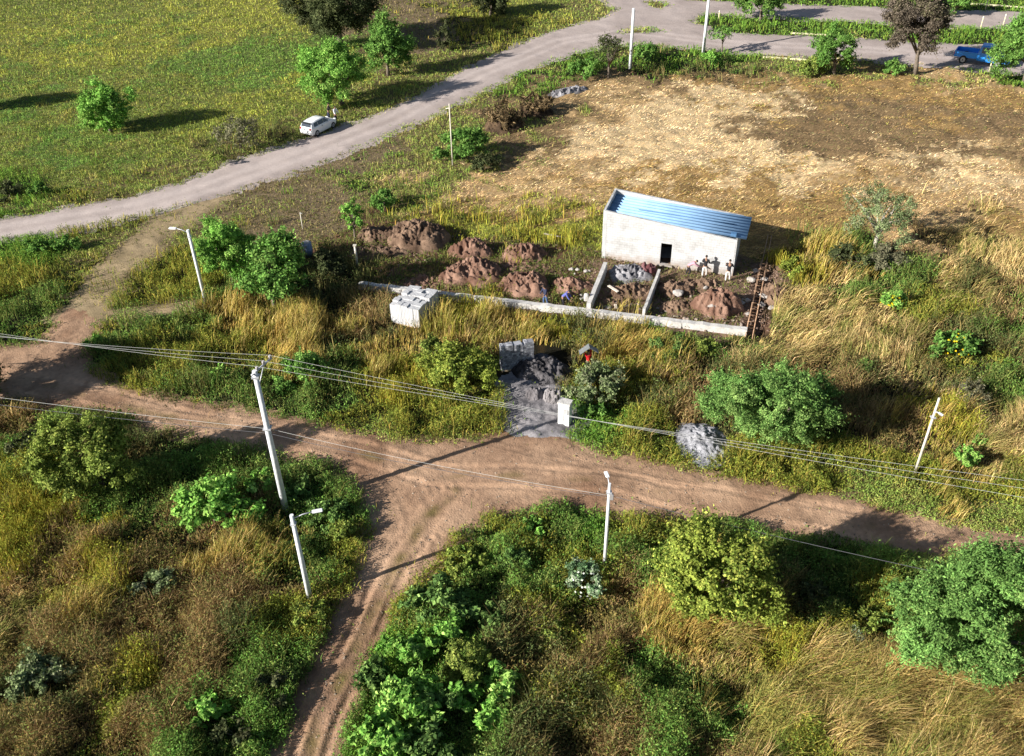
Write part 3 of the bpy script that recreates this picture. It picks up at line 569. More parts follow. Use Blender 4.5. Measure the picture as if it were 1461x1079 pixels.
S = [
 ('grey-green straggly bush in the meadow near the road bend', 340, 192, 32, 'sparse', 'grey', .9), ('dry yellowish bush at the roadside, left of the parked car', 310, 228, 13, 'sparse', 'olive', .9),
 ('green bush around the foot of the thin wooden post', 668, 208, 34, 'std', 'green', .75), ('dark lower bush right of the wooden post', 690, 235, 20, 'std', 'dark', .6), ('small green bush left of the wooden post', 628, 222, 14, 'std', 'green', .8),
 ('grey-leaved bush in front of the dense rounded tree and the white pillar', 852, 553, 40, 'std', 'greygreen', .62), ('small green shrub just right of the white pillar', 845, 585, 22, 'std', 'green', .6),
 ('rounded vivid green bush left of the tall pole', 302, 727, 40, 'broad', 'vivid', .85), ('small vivid green bush between the round bush and the tall pole', 357, 742, 21, 'broad', 'vivid', .95), ('bright green shrub just above the two bushes left of the tall pole', 369, 690, 19, 'broad', 'vivid', .8),
 ('vivid green bush alone in the brown weeds at the bottom left', 294, 1012, 21, 'broad', 'vivid', 1.2),
 ('yellow-green shrub left of the grey block wall', 650, 530, 52, 'std', 'ygreen', .6), ('olive shrub under the yellow-green shrub by the wires', 620, 505, 30, 'std', 'olive', .6), ('green shrub right of the tall pole top, below the golden grass', 432, 530, 38, 'std', 'green', .6),
 ('small green shrub left of the tall pole top', 316, 538, 13, 'broad', 'vivid', .8), ('tiny bright shrub at the left bank of the dirt road', 138, 490, 13, 'std', 'vivid', .9),
 ('green shrub with yellow flowers in the dry grass at the right', 1365, 494, 28, 'broad', 'green', .75), ('small yellow-flowered shrub behind the dry grass', 1273, 431, 19, 'std', 'vivid', .8), ('bright green shrub right of the leaning lamp pole', 1378, 655, 19, 'std', 'vivid', 1.0), ('small bright shrub up and right of the lamp pole shrub', 1402, 630, 13, 'std', 'vivid', .8),
 ('silvery grey bush right of the dense rounded tree', 1385, 562, 30, 'sparse', 'grey', .6), ('dark shrub at the top edge of the dense tree shadow', 1236, 522, 16, 'std', 'green', .6),
 ('pale blossomed blue-green bush at the foot of the middle lamp pole', 838, 830, 28, 'std', 'bluegreen', .9), ('low green shrub in brown weeds at the lower left', 222, 832, 32, 'std', 'greygreen', .6), ('wide green shrub at the left edge of the brown weeds', 62, 965, 52, 'std', 'greygreen', .4),
 ('green roadside shrub at the left under the gravel road', 58, 352, 20, 'std', 'green', .6), ('smaller roadside shrub right of the left gravel road shrub', 96, 350, 22, 'std', 'green', .5), ('dark green shrub at the left edge above the gravel road', 12, 274, 18, 'std', 'dark', .6), ('low green shrub above the gravel road at the left', 56, 272, 16, 'std', 'green', .6),
 ('grass-green shrub on the verge behind the soil heaps', 548, 288, 22, 'std', 'green', .6), ('green bush left of the white pole on the mown field edge', 835, 100, 22, 'std', 'green', .6), ('bright bush right of the white pole on the mown field edge', 920, 78, 18, 'std', 'green', .7), ('yellowish bush at the foot of the right white pole', 1014, 84, 14, 'std', 'vivid', .9),
 ('low dark bush on the mown field edge left of the round tree', 1165, 98, 22, 'std', 'olive', .5), ('low bush at the foot of the grey-brown tree', 1275, 98, 16, 'std', 'green', .6),
 ('dark green bush in the tree shadow at the left of the soil', 470, 380, 30, 'std', 'dark', .6), ('dark leafy bush right of the broad-leaved tree', 432, 420, 30, 'std', 'dark', .6),
 ('dark bush on the left bank above the spreading tree', 40, 640, 26, 'std', 'dark', .6), ('bright yellow-green shrub at the edge of the building shadow', 1128, 382, 18, 'std', 'ygreen', .9),
 ('grey-green shrub under the sparse grey tree', 1262, 372, 30, 'std', 'grey', .5), ('dark shrub behind the blond grass right of the building shadow', 1210, 368, 26, 'std', 'dark', .6),
 ('lush green bush between the golden grass below the beam', 960, 500, 30, 'std', 'leafgreen', .5), ('green shrub right of the lush bush below the beam', 1003, 496, 22, 'std', 'olive', .6),
 ('olive bush left of the large right-hand tree', 1235, 895, 34, 'std', 'olive', .5), ('dark bush under the yellow-green tree shadow', 1165, 850, 30, 'std', 'dark', .5), ('pale-leaved weed bush in the dark hollow left of the large tree', 1215, 915, 26, 'std', 'bluegreen', .5),
 ('olive roadside bush where the two dirt roads fork, right side', 660, 800, 30, 'std', 'olive', .5), ('bright weed bush beside the dirt road fork', 762, 752, 16, 'broad', 'vivid', .6), ('green bush left of the middle lamp pole', 730, 800, 26, 'std', 'leafgreen', .7),
 ('dark olive bush beside the south road, above the lower lamp pole', 470, 735, 30, 'std', 'leafgreen', .5), ('yellowish bush at the left edge of the south road', 490, 760, 22, 'std', 'olive', .8), ('leafy bush at the foot of the tall pole', 420, 705, 20, 'broad', 'leafgreen', .6), ('olive bush at the foot of the lower lamp pole', 440, 880, 26, 'std', 'olive', .7),
 ('green bush on the verge left of the south road bottom', 395, 985, 34, 'std', 'dark', .6), ('dark bush between the vivid bush and the south road', 335, 1045, 30, 'std', 'dark', .6), ('olive shrub right of the dark bush group, bottom middle', 785, 905, 22, 'std', 'olive', .7),
]
for i, (lab, cx, cy, hw, kind, pn, k) in enumerate(S):
    fl = ((230, 200, 40), 34, .14) if 'yellow flowers' in lab or 'yellow-flowered' in lab else ((225, 228, 215), 40, .13) if 'pale blossomed' in lab else None
    shrub('shrub', 'shrub', lab, cx, cy, hw, kind, pn, 300 + i, k, flowers=fl)
B = [  # the stand of tall broad-leaved weeds at the bottom
 ('tall bright broad-leaved bush at the road edge, lowest of the stand', 545, 1060, 36, 'vivid', 1.0), ('bright broad-leaved bush with a yellowish tip in the middle of the stand', 585, 1000, 36, 'vivid', 1.2), ('broad-leaved bush beside the south road, left side of the stand', 535, 970, 22, 'leafgreen', .9),
 ('tall broad-leaved bush in the upper middle of the stand', 598, 932, 26, 'vivid', 1.1), ('broad-leaved bush at the top left of the stand near the fork', 592, 862, 20, 'leafgreen', .9), ('pale green broad-leaved bush at the top of the stand', 635, 860, 32, 'leafgreen', .8),
 ('bright broad-leaved bush right of the upper middle one', 640, 905, 26, 'vivid', 1.0), ('olive feathery bush among the broad-leaved stand', 668, 950, 32, 'olive', 1.1), ('vivid broad-leaved bush at the right end of the stand', 718, 975, 25, 'vivid', 1.1), ('vivid broad-leaved bush below the one at the right end', 703, 1024, 23, 'vivid', 1.1),
 ('small leafy bush between the olive bush and the right end pair', 660, 1000, 20, 'vivid', 1.2), ('shaded green bush behind the stand, right of the top', 692, 880, 30, 'leafgreen', .7), ('leafy green bush at the bottom middle of the stand', 618, 1010, 24, 'leafgreen', 1.2), ('green bush at the bottom edge right of the lowest bush', 610, 1068, 28, 'leafgreen', 1.0), ('small roadside bush left of the upper middle bush', 556, 925, 15, 'vivid', .8),
]
for i, (lab, cx, cy, hw, pn, k) in enumerate(B):
    shrub('shrub', 'shrub', lab, cx, cy, hw, 'feather' if 'feathery' in lab else 'broad', pn, 500 + i, k * 1.1)

# ---------------------------------------------------------------- heaps of soil, gravel and rubble
def heap(name, cat, label, cx, cy, hw, h, cols, seed, ly=.8, rz=0.0, rough=1.0, group=None, n=46, K=.62):
    c = P(cx, cy); s = F / proj(c)[2]; R = hw * 1.1 / s
    a = np.linspace(0, 2 * math.pi, n * 2, endpoint=False); r = np.linspace(0, 1, n)
    A, Rr = np.meshgrid(a, r[1:])
    prof = 1 + .38 * (fbm(np.cos(A) * 1.3 + 5, np.sin(A) * 1.3 + 5, seed, 3) - .5) * 2
    x = np.cos(A) * Rr * R * prof; y = np.sin(A) * Rr * R * ly * prof
    x, y = x * math.cos(rz) - y * math.sin(rz), x * math.sin(rz) + y * math.cos(rz)
    env = np.clip(1 - Rr ** 1.7, 0, 1)
    def zf(x, y, e):
        return h * .95 * e ** (.85 if name != 'gravel_heap' or ly < 1 else 1.3) * (.55 + .7 * fbm(x * .8 + 9, y * .8 + 9, seed + 3, 2)) + (np.abs(fbm(x * 2.4, y * 2.4, seed + 5, 4) - .5) * -2 + .35) * .6 * rough * np.clip(e * 3, 0, 1) * h ** .5 + (vnoise(x * 6, y * 6, seed + 6) - .5) * .26 * rough * np.clip(e * 3, 0, 1)
    z = zf(x, y, env) - .12 * (Rr > .97)
    v = [[0, 0, float(zf(np.zeros(1), np.zeros(1), np.ones(1))[0])]]
    v = np.vstack([v, np.stack([x.ravel(), y.ravel(), z.ravel()], 1)]); m = n * 2; tris = [(0, 1 + k, 1 + (k + 1) % m) for k in range(m)]
    loops = [np.array(tris).ravel()]; tot = [3] * m
    i0 = np.arange(n - 2)[:, None] * m + np.arange(m)[None] + 1; i1 = np.arange(n - 2)[:, None] * m + (np.arange(m)[None] + 1) % m + 1
    q = np.stack([i0, i0 + m, i1 + m, i1], -1).reshape(-1, 4); loops.append(q.ravel()); tot += [4] * len(q); tot = np.array(tot)
    w = np.clip(fbm(v[:, 0] * 1.6, v[:, 1] * 1.6, seed + 8) * 2.4 - .7 + (vnoise(v[:, 0] * 8, v[:, 1] * 8, seed) - .5) * .6, 0, 1)
    col = (lin(cols[0])[None] * (1 - w[:, None]) + lin(cols[1])[None] * w[:, None]) * K
    o = link(name, npmesh(name, v, np.concatenate(loops), np.concatenate([[0], np.cumsum(tot)[:-1]]), tot, col, False), SOILM)
    o.location = c; tag(o, label, cat, group); return o
SOILM = vcol_mat('loose_soil', bump=.8, scale=40, contrast=.3)
RED, BRN = [(126, 94, 78), (178, 142, 122)], [(108, 86, 70), (162, 134, 112)]
for i, a in enumerate([
 ('largest dark brown soil heap behind the white block stack, next to the green verge', 594, 345, 46, 1.9, BRN, .75), ('low lumpy brown soil heap left of the largest one', 548, 340, 34, 1.0, BRN, .6),
 ('reddish soil heap right of the largest one', 676, 362, 32, 1.2, RED, .7), ('reddish soil heap nearest to the building, second row', 747, 367, 31, 1.1, RED, .7),
 ('wide reddish soil heap just behind the foundation beam', 668, 396, 44, 1.5, RED, .7), ('flat reddish soil spread left of the wide heap', 608, 404, 36, .35, RED, .6), ('rounded reddish soil heap behind the two workers', 748, 410, 37, 1.3, RED, .75),
 ('rubble-strewn reddish soil heap left of the first cross wall', 815, 412, 30, .9, RED, .7), ('brown soil heap between the two low cross walls', 898, 420, 30, .9, BRN, .7), ('reddish clay heap in the right part of the foundation plot', 1024, 440, 34, 1.4, RED, .75),
 ('grey-brown soil heap between the right cross wall and the clay heap', 962, 415, 26, .6, BRN, .8), ('flat brown spread of soil joining the heaps behind the beam', 712, 388, 70, .3, RED, .45), ('low brown soil ridge at the dark left end of the plot', 545, 362, 44, .5, BRN, .5), ('low grey-brown spoil at the beam end of the left bay', 884, 432, 22, .4, BRN, .6), ('crumbly soil patch in front of the three people at the wall', 1000, 408, 30, .35, BRN, .6), ('low soil spoil along the beam in the right bay', 968, 440, 28, .35, BRN, .5),
 ('brown soil bank right of the rebar cage', 1108, 425, 20, .7, BRN, 1.6),
]): heap('soil_heap', 'soil heap', a[0], a[1], a[2], a[3], a[4], a[5], 700 + i * 11, a[6])
GRY = [(120, 118, 122), (196, 194, 198)]
for i, a in enumerate([
 ('white-grey gravel heap beside the dense rounded tree', 999, 630, 37, .6, [(150, 150, 156), (204, 204, 210)], 1.25), ('grey gravel heap against the front wall of the building', 900, 392, 30, .8, GRY, .6),
 ('dark grey gravel heap in front of the grey block stack', 775, 532, 44, .8, [(58, 56, 58), (120, 116, 118)], .8), ('small grey gravel heap left of the white pillar', 763, 566, 16, .6, [(96, 92, 94), (160, 154, 156)], .8), ('grey gravel mound with a steep side between the dark heap and the pillar', 790, 570, 15, .7, [(120, 114, 114), (176, 170, 170)], .8),
 ('long grey gravel ridge at the left edge of the mown field', 812, 132, 30, .6, GRY, .35), ('reddish rubble pile between gravel heap and right cross wall', 924, 390, 13, .8, [(110, 70, 72), (170, 130, 130)], .9),
]): heap('gravel_heap', 'gravel heap', a[0], a[1], a[2], a[3], a[4], a[5], 900 + i * 13, a[6], rz=.5 if 'ridge' in a[0] else 0, rough=.45 if a[0].startswith('white-grey') else 1)
# brush pile on the field edge
def brush(label, cx, cy, hw, k, seed):
    c = P(cx, cy); dp = proj(c)[2]; rx = hw * dp / F
    o = empty('brush_pile', c); tag(o, label, 'brush pile')
    crown(o, (0, 0, rx * k * .5), (rx, rx * .7, rx * k), 'twig', 'brushbrown', seed, dp / 911)
    o.children[0].name = 'dry_branches'
    hp = heap('packed_earth', 'x', None, cx, cy, hw * .8, rx * k * .8, [(70, 56, 44), (120, 98, 76)], seed); hp.location = (0, 0, 0); hp.parent = o
    del hp['category']
brush('heap of dry brown brushwood on the left edge of the mown field', 718, 182, 32, .65, 31)
brush('second heap of dry brushwood, right of the first and nearer the road', 762, 162, 28, .6, 32)

# ---------------------------------------------------------------- white block building
FLc, FRc = P(858, 368), P(1045, 394)
ex = (FRc - FLc).normalized(); ey = Vector((-ex.y, ex.x, 0)); BL = (FRc - FLc).length; BW = 3.9
def wallhit(px, py, off=0.0):
    w = RM @ np.array([(px - CX) / F, (py - CY) / F, 1.0]); w = Vector(w); o = Vector((0, 0, CZ)); p0 = FLc + ey * off
    t = (p0 - o).dot(ey) / w.dot(ey); h = o + w * t
    return (h - FLc).dot(ex), h.z
bt = empty('block_building', FLc, math.atan2(ex.y, ex.x)); tag(bt, 'small white block building with a blue corrugated roof and an open doorway', 'building')
WHITE = bpy.data.materials.new('white_block_wall'); WHITE.use_nodes = True
t = WHITE.node_tree; b = t.nodes['Principled BSDF']; b.inputs['Roughness'].default_value = .9
tc = t.nodes.new('ShaderNodeTexCoord'); sp = t.nodes.new('ShaderNodeSeparateXYZ'); cb = t.nodes.new('ShaderNodeCombineXYZ'); ad = t.nodes.new('ShaderNodeMath')
t.links.new(tc.outputs['Object'], sp.inputs[0]); t.links.new(sp.outputs[0], ad.inputs[0]); t.links.new(sp.outputs[1], ad.inputs[1]); t.links.new(ad.outputs[0], cb.inputs[0]); t.links.new(sp.outputs[2], cb.inputs[1])
br = t.nodes.new('ShaderNodeTexBrick'); br.inputs['Scale'].default_value = 1; br.inputs['Brick Width'].default_value = .4; br.inputs['Row Height'].default_value = .2; br.inputs['Mortar Size'].default_value = .012
br.inputs['Color1'].default_value = (.53, .53, .53, 1); br.inputs['Color2'].default_value = (.47, .47, .47, 1); br.inputs['Mortar'].default_value = (.36, .36, .36, 1)
ns = t.nodes.new('ShaderNodeTexNoise'); ns.inputs['Scale'].default_value = 1.1; ns.inputs['Detail'].default_value = 8
mx = t.nodes.new('ShaderNodeMix'); mx.data_type = 'RGBA'; mx.blend_type = 'MULTIPLY'; mx.inputs[0].default_value = .55
rp = t.nodes.new('ShaderNodeValToRGB'); rp.color_ramp.elements[0].position = .3; rp.color_ramp.elements[0].color = (.5, .48, .45, 1); rp.color_ramp.elements[1].position = .55
t.links.new(tc.outputs['Object'], ns.inputs['Vector']); t.links.new(ns.outputs['Fac'], rp.inputs[0])
t.links.new(cb.outputs[0], br.inputs['Vector']); t.links.new(br.outputs['Color'], mx.inputs[6]); t.links.new(rp.outputs[0], mx.inputs[7])
na = t.nodes.new('ShaderNodeTexNoise'); na.inputs['Scale'].default_value = 2.2; na.inputs['Detail'].default_value = 6; t.links.new(tc.outputs['Object'], na.inputs['Vector'])
dm = t.nodes.new('ShaderNodeMath'); dm.operation = 'MULTIPLY_ADD'; dm.inputs[1].default_value = 1.5; t.links.new(na.outputs['Fac'], dm.inputs[0])
dz_ = t.nodes.new('ShaderNodeMath'); dz_.operation = 'MULTIPLY'; dz_.inputs[1].default_value = -1.0; t.links.new(sp.outputs[2], dz_.inputs[0]); t.links.new(dz_.outputs[0], dm.inputs[2])
dc = t.nodes.new('ShaderNodeMath'); dc.operation = 'MULTIPLY'; dc.use_clamp = True; dc.inputs[1].default_value = 1.1; t.links.new(dm.outputs[0], dc.inputs[0])
md = t.nodes.new('ShaderNodeMix'); md.data_type = 'RGBA'; md.inputs[7].default_value = (.30, .23, .18, 1); t.links.new(dc.outputs[0], md.inputs[0]); t.links.new(mx.outputs[2], md.inputs[6]); t.links.new(md.outputs[2], b.inputs['Base Color'])
bp = t.nodes.new('ShaderNodeBump'); bp.inputs['Strength'].default_value = .4; bp.inputs['Distance'].default_value = .02; t.links.new(br.outputs['Fac'], bp.inputs['Height']); bp.invert = True; t.links.new(bp.outputs[0], b.inputs['Normal'])
CONCW = mat('grey_white_concrete', (.45, .45, .45), var=.18, scale=2.5, bump=.3)
ZL = wallhit(860, 300)[1]; ZR = wallhit(1051, 343)[1]
def ztop(u): return ZL + (ZR - ZL) * u / BL
d0, dz0 = wallhit(941, 377); d1, dz1 = wallhit(957, 372); dzt = wallhit(944, 347)[1]; dz0 = max(.05, dz0)
TH = .16
def wallpiece(m, u0, u1, za, zb0, zb1, v0, th):  # trapezoid in the u-z plane
    m.poly([(u0, v0, za), (u1, v0, za), (u1, v0, zb1), (u0, v0, zb0)], (0, th, 0))
m = MB(); wallpiece(m, 0, d0, -.2, ztop(0), ztop(d0), 0, TH); wallpiece(m, d0, d1, dzt, ztop(d0), ztop(d1), 0, TH); wallpiece(m, d0, d1, -.2, dz0, dz0, 0, TH); wallpiece(m, d1, BL, -.2, ztop(d1), ztop(BL), 0, TH)
m.build('front_wall', WHITE, bt)
m = MB(); wallpiece(m, .02, BL - .02, ztop(0) - .30, ztop(0) - .02, ztop(BL) - .02, -.012, .012) if False else m.poly([(.02, -.012, ztop(.02) - .24), (BL - .02, -.012, ztop(BL) - .24), (BL - .02, -.012, ztop(BL) - .01), (.02, -.012, ztop(.02) - .01)], (0, .010, 0)); m.build('tie_beam', CONCW, bt)
for u_ in (.18, BL - .2): MB().box((u_, -.008, ztop(u_) / 2 - .15), (.24, .012, ztop(u_) - .25)).build('corner_column', CONCW, bt)
MB().box(((d0 + d1) / 2, -.006, dzt + .09), (d1 - d0 + .36, .016, .17)).build('door_lintel', CONCW, bt)
MB().box((BL / 2, BW / 2, .0), (BL - .3, BW - .3, .06)).build('floor_slab', CONCW, bt)
m = MB(); wallpiece(m, 0, BL, -.2, ztop(0) + .12, ztop(BL) + .22, BW - TH, TH); m.build('back_wall', WHITE, bt)
for nm, u, z in (('side_wall', 0, ztop(0)), ('side_wall', BL - TH, ztop(BL) - .02)):
    m = MB(); m.poly([(u, TH, -.2), (u, BW - TH, -.2), (u, BW - TH, z + .1), (u, TH, z)], (TH, 0, 0)); m.build(nm, WHITE, bt)
m = MB(); m.box(((d0 + d1) / 2, -.05, dz0 + .02), (d1 - d0 + .3, .4, .1)); m.build('door_step', WHITE, bt)
BLUE = mat('blue_metal_sheet', (.22, .37, .56), rough=.65, var=.14, scale=.9, bump=.1, metal=.0, spec=.25)
nv_ = 150; vs = np.linspace(.17, BW - TH - .01, nv_); us = np.array([TH + .01, BL * .5, BL * .5 + .01, BL + .62])
prof = .06 * np.clip(1.6 * np.sin(vs * 2 * math.pi / .46), -1, 1)
def rz_(u): return (ZL - .42) + (ZR + .10 - ZL + .42) * u / BL
g = [[(u, v_, rz_(u) + pz + .1 * v_ / BW) for v_, pz in zip(vs, prof)] for u in us]
vv_ = np.array(g).reshape(-1, 3); idx = np.arange(len(vv_)).reshape(len(us), nv_)
q = np.stack([idx[:-1, :-1], idx[1:, :-1], idx[1:, 1:], idx[:-1, 1:]], -1).reshape(-1, 4)
ro = link('roof_sheet', npmesh('roof_sheet', vv_, q.ravel(), np.arange(len(q)) * 4, np.full(len(q), 4), None, True), BLUE, bt)
sm = ro.modifiers.new('t', 'SOLIDIFY'); sm.thickness = .03; sm.offset = -1
DARKBLUE = mat('dark_blue_metal', (.07, .16, .3), rough=.5, var=.2, bump=0)
m = MB(); m.tube([(2.4, 1.75, rz_(2.4) + .12), (BL * .95, 2.1, rz_(BL * .95) + .12)], .035, 6); m.build('roof_seam', DARKBLUE, bt)
m = MB(); m.box((BL - .35, .35, rz_(BL - .4) + .16), (.45, .4, .22), bevel=.02); m.build('roof_vent', DARKBLUE, bt)

# ---------------------------------------------------------------- foundations, walls, cage
CONC = mat('concrete', (.52, .50, .47), var=.22, scale=3, bump=.5); CONC2 = mat('grey_concrete', (.40, .40, .40), var=.25, scale=3, bump=.5); WOOD = mat('raw_timber', (.55, .42, .28), var=.3, scale=5, bump=.3)
def bar3(name, a, b_, w, h, m, label, cat, z0=-.1, jog=0, taper=1):
    a = Vector((a[0], a[1], 0)); b_ = Vector((b_[0], b_[1], 0)); L = (b_ - a).length
    o_ = MB(); n = max(2, int(L / .5)); r = np.random.default_rng(int(L * 100)); prev = None
    for i in range(n + 1):
        u = L * i / n; dz = r.normal() * jog; dw = r.normal() * jog * .6
        hh = h * (1 + (taper - 1) * i / n)
        ring = [o_.bm.verts.new((u, -w / 2 + dw, z0)), o_.bm.verts.new((u, w / 2 + dw, z0)), o_.bm.verts.new((u, w / 2 + dw, hh + dz)), o_.bm.verts.new((u, -w / 2 + dw, hh + dz))]
        if prev:
            for k in range(4): o_.bm.faces.new((prev[k], prev[(k + 1) % 4], ring[(k + 1) % 4], ring[k]))
        else: o_.bm.faces.new(ring)
        prev = ring
    o_.bm.faces.new(prev[::-1]); o = o_.build(name, m); o.location = a; o.rotation_euler = (0, 0, math.atan2(b_.y - a.y, b_.x - a.x)); return tag(o, label, cat)
bar3('foundation_beam', BEAM0, BEAM1, .42, .45, CONC, 'long pale concrete foundation beam crossing the plot below the building', 'foundation beam', jog=.02)
bar3('low_wall', P(840, 433, .85), P(864, 374, .85), .3, .85, CONC, 'low concrete cross wall at the left corner of the building, with dark shadow beside it', 'low wall', jog=.015)
bar3('low_wall', P(919, 441, .85), P(941, 384, .85), .2, .85, CONC, 'thinner low cross wall running up to the doorway of the building', 'low wall', jog=.015)
RUST = mat('rusty_steel', (.42, .26, .16), rough=.8, var=.35, scale=10, bump=.2)
ca, cb_ = P(1070, 474), P(1089, 382); cd = (cb_ - ca); cl = cd.length
cg = empty('rebar_cage', ca, math.atan2(cd.y, cd.x)); tag(cg, 'long rusty ladder-like rebar cage lying beside the trench', 'rebar cage')
for y_ in (-.24, .24):
    for z_ in (.08, .30):
        m = MB(); m.tube([(-.9, y_, z_), (cl + (5.5 if z_ < .2 else .4), y_ * (1 if z_ > .2 else .6), z_)], .036, 6); m.build('long_bar', RUST, cg)
for k in range(12):
    x_ = cl * k / 11; m = MB(); m.tube([(x_, -.27, .05), (x_, -.27, .33), (x_, .27, .33), (x_, .27, .05), (x_, -.27, .05)], .032, 6); m.build('stirrup', RUST, cg)

# ---------------------------------------------------------------- block stacks and the white pillar
BLK = bpy.data.materials.new('stacked_concrete_blocks'); BLK.use_nodes = True; t = BLK.node_tree; b = t.nodes['Principled BSDF']; b.inputs['Roughness'].default_value = .95
tc = t.nodes.new('ShaderNodeTexCoord'); sp = t.nodes.new('ShaderNodeSeparateXYZ'); cb = t.nodes.new('ShaderNodeCombineXYZ'); ad = t.nodes.new('ShaderNodeMath')
t.links.new(tc.outputs['Object'], sp.inputs[0]); t.links.new(sp.outputs[0], ad.inputs[0]); t.links.new(sp.outputs[1], ad.inputs[1]); t.links.new(ad.outputs[0], cb.inputs[0]); t.links.new(sp.outputs[2], cb.inputs[1])
br = t.nodes.new('ShaderNodeTexBrick'); br.offset = 0; br.inputs['Scale'].default_value = 1; br.inputs['Brick Width'].default_value = .125; br.inputs['Row Height'].default_value = 9; br.inputs['Mortar Size'].default_value = .014; br.inputs['Bias'].default_value = 0
br.inputs['Color1'].default_value = (.62, .62, .62, 1); br.inputs['Color2'].default_value = (.44, .44, .45, 1); br.inputs['Mortar'].default_value = (.24, .24, .25, 1)
t.links.new(cb.outputs[0], br.inputs['Vector']); t.links.new(br.outputs['Color'], b.inputs['Base Color'])
bp = t.nodes.new('ShaderNodeBump'); bp.inputs['Strength'].default_value = 1; bp.inputs['Distance'].default_value = .04; bp.invert = True; t.links.new(br.outputs['Fac'], bp.inputs['Height']); t.links.new(bp.outputs[0], b.inputs['Normal'])
def stack(label, org, rz, lx, ly, h, seed, holes=3, nx=5, ny=3, K=BLK):
    r = np.random.default_rng(seed); o = empty('block_stack', org, rz); tag(o, label, 'block stack')
    hh = h + r.choice([-.06, 0, .05, .08], (nx, ny)) * (.4 if ny == 1 else 1)
    for _ in range(holes): hh[r.integers(0, nx), r.integers(0, ny)] -= .32
    if ny == 1: hh[7, 0] -= .16
    hh[0, :] = np.maximum(hh[0, :], h - .04); hh[:, 0] = np.maximum(hh[:, 0], h - (.2 if ny == 1 else .04))
    xs = np.repeat(np.linspace(0, lx, nx + 1), 2)[1:-1].copy(); ys = np.repeat(np.linspace(0, ly, ny + 1), 2)[1:-1].copy()
    xs[2::2] += .012; ys[2::2] += .012
    b_ = MB(); V = [[b_.bm.verts.new((x + r.normal() * .012, y + r.normal() * .012, hh[i // 2, j // 2])) for j, y in enumerate(ys)] for i, x in enumerate(xs)]
    for i in range(len(xs) - 1):
        for j in range(len(ys) - 1): b_.bm.faces.new((V[i][j], V[i + 1][j], V[i + 1][j + 1], V[i][j + 1]))
    ring = [V[i][0] for i in range(len(xs))] + [V[-1][j] for j in range(1, len(ys))] + [V[i][-1] for i in range(len(xs) - 2, -1, -1)] + [V[0][j] for j in range(len(ys) - 2, 0, -1)]
    low = [b_.bm.verts.new((v.co.x, v.co.y, .1)) for v in ring]; n = len(ring)
    for k in range(n): b_.bm.faces.new((ring[k], ring[(k + 1) % n], low[(k + 1) % n], low[k]))
    b_.bm.faces.new(low); b_.build('blocks', K, o)
    p = MB(); p.box((lx / 2, ly / 2, .04), (lx * .96, ly * .94, .12)); p.build('pallet', WOOD, o)
a = P(559, 461); b2 = P(599, 470); rzs = math.atan2(b2.y - a.y, b2.x - a.x); e1 = Vector((math.cos(rzs), math.sin(rzs), 0)); e2 = Vector((-e1.y, e1.x, 0))
stack('front one of the two white block stacks in the brown weeds', a, rzs, (b2 - a).length, 1.35, 1.6, 5, 3)
stack('rear one of the two white block stacks, touching the beam side', a + e2 * 1.5 + e1 * .12, rzs, (b2 - a).length, 1.35, 1.65, 8, 3)
BLKG = BLK.copy(); BLKG.name = 'grey_hollow_blocks'; bb = [n for n in BLKG.node_tree.nodes if n.type == 'TEX_BRICK'][0]
bb.inputs['Color1'].default_value = (.46, .47, .50, 1); bb.inputs['Color2'].default_value = (.10, .10, .12, 1); bb.inputs['Mortar'].default_value = (.2, .2, .22, 1); bb.inputs['Brick Width'].default_value = .2; bb.inputs['Row Height'].default_value = .15; bb.inputs['Bias'].default_value = 0; bb.offset = .5
stack('grey hollow-block stack at the back of the gravel patch', P(716, 531), .27, 2.2, .45, 1.95, 12, 0, 11, 1, BLKG)
PW = mat('white_render', (.74, .74, .73), var=.12, scale=3, bump=.3)
pc = P(801, 607); pil = empty('meter_pillar', pc, math.radians(-24)); tag(pil, 'small white masonry meter pillar beside the dirt road', 'pillar')
MB().box((.12, .25, .78), (.72, .5, 1.66), bevel=.015).build('pillar_body', PW, pil); MB().box((.12, .25, 1.66), (.82, .6, .1), bevel=.015).build('pillar_cap', CONC, pil)
MB().box((.12, -.01, .95), (.03, .03, 1.2)).build('panel_joint', CONC2, pil); MB().box((.28, -.02, 1.1), (.26, .05, .4), bevel=.01).build('meter_box', CONC2, pil)

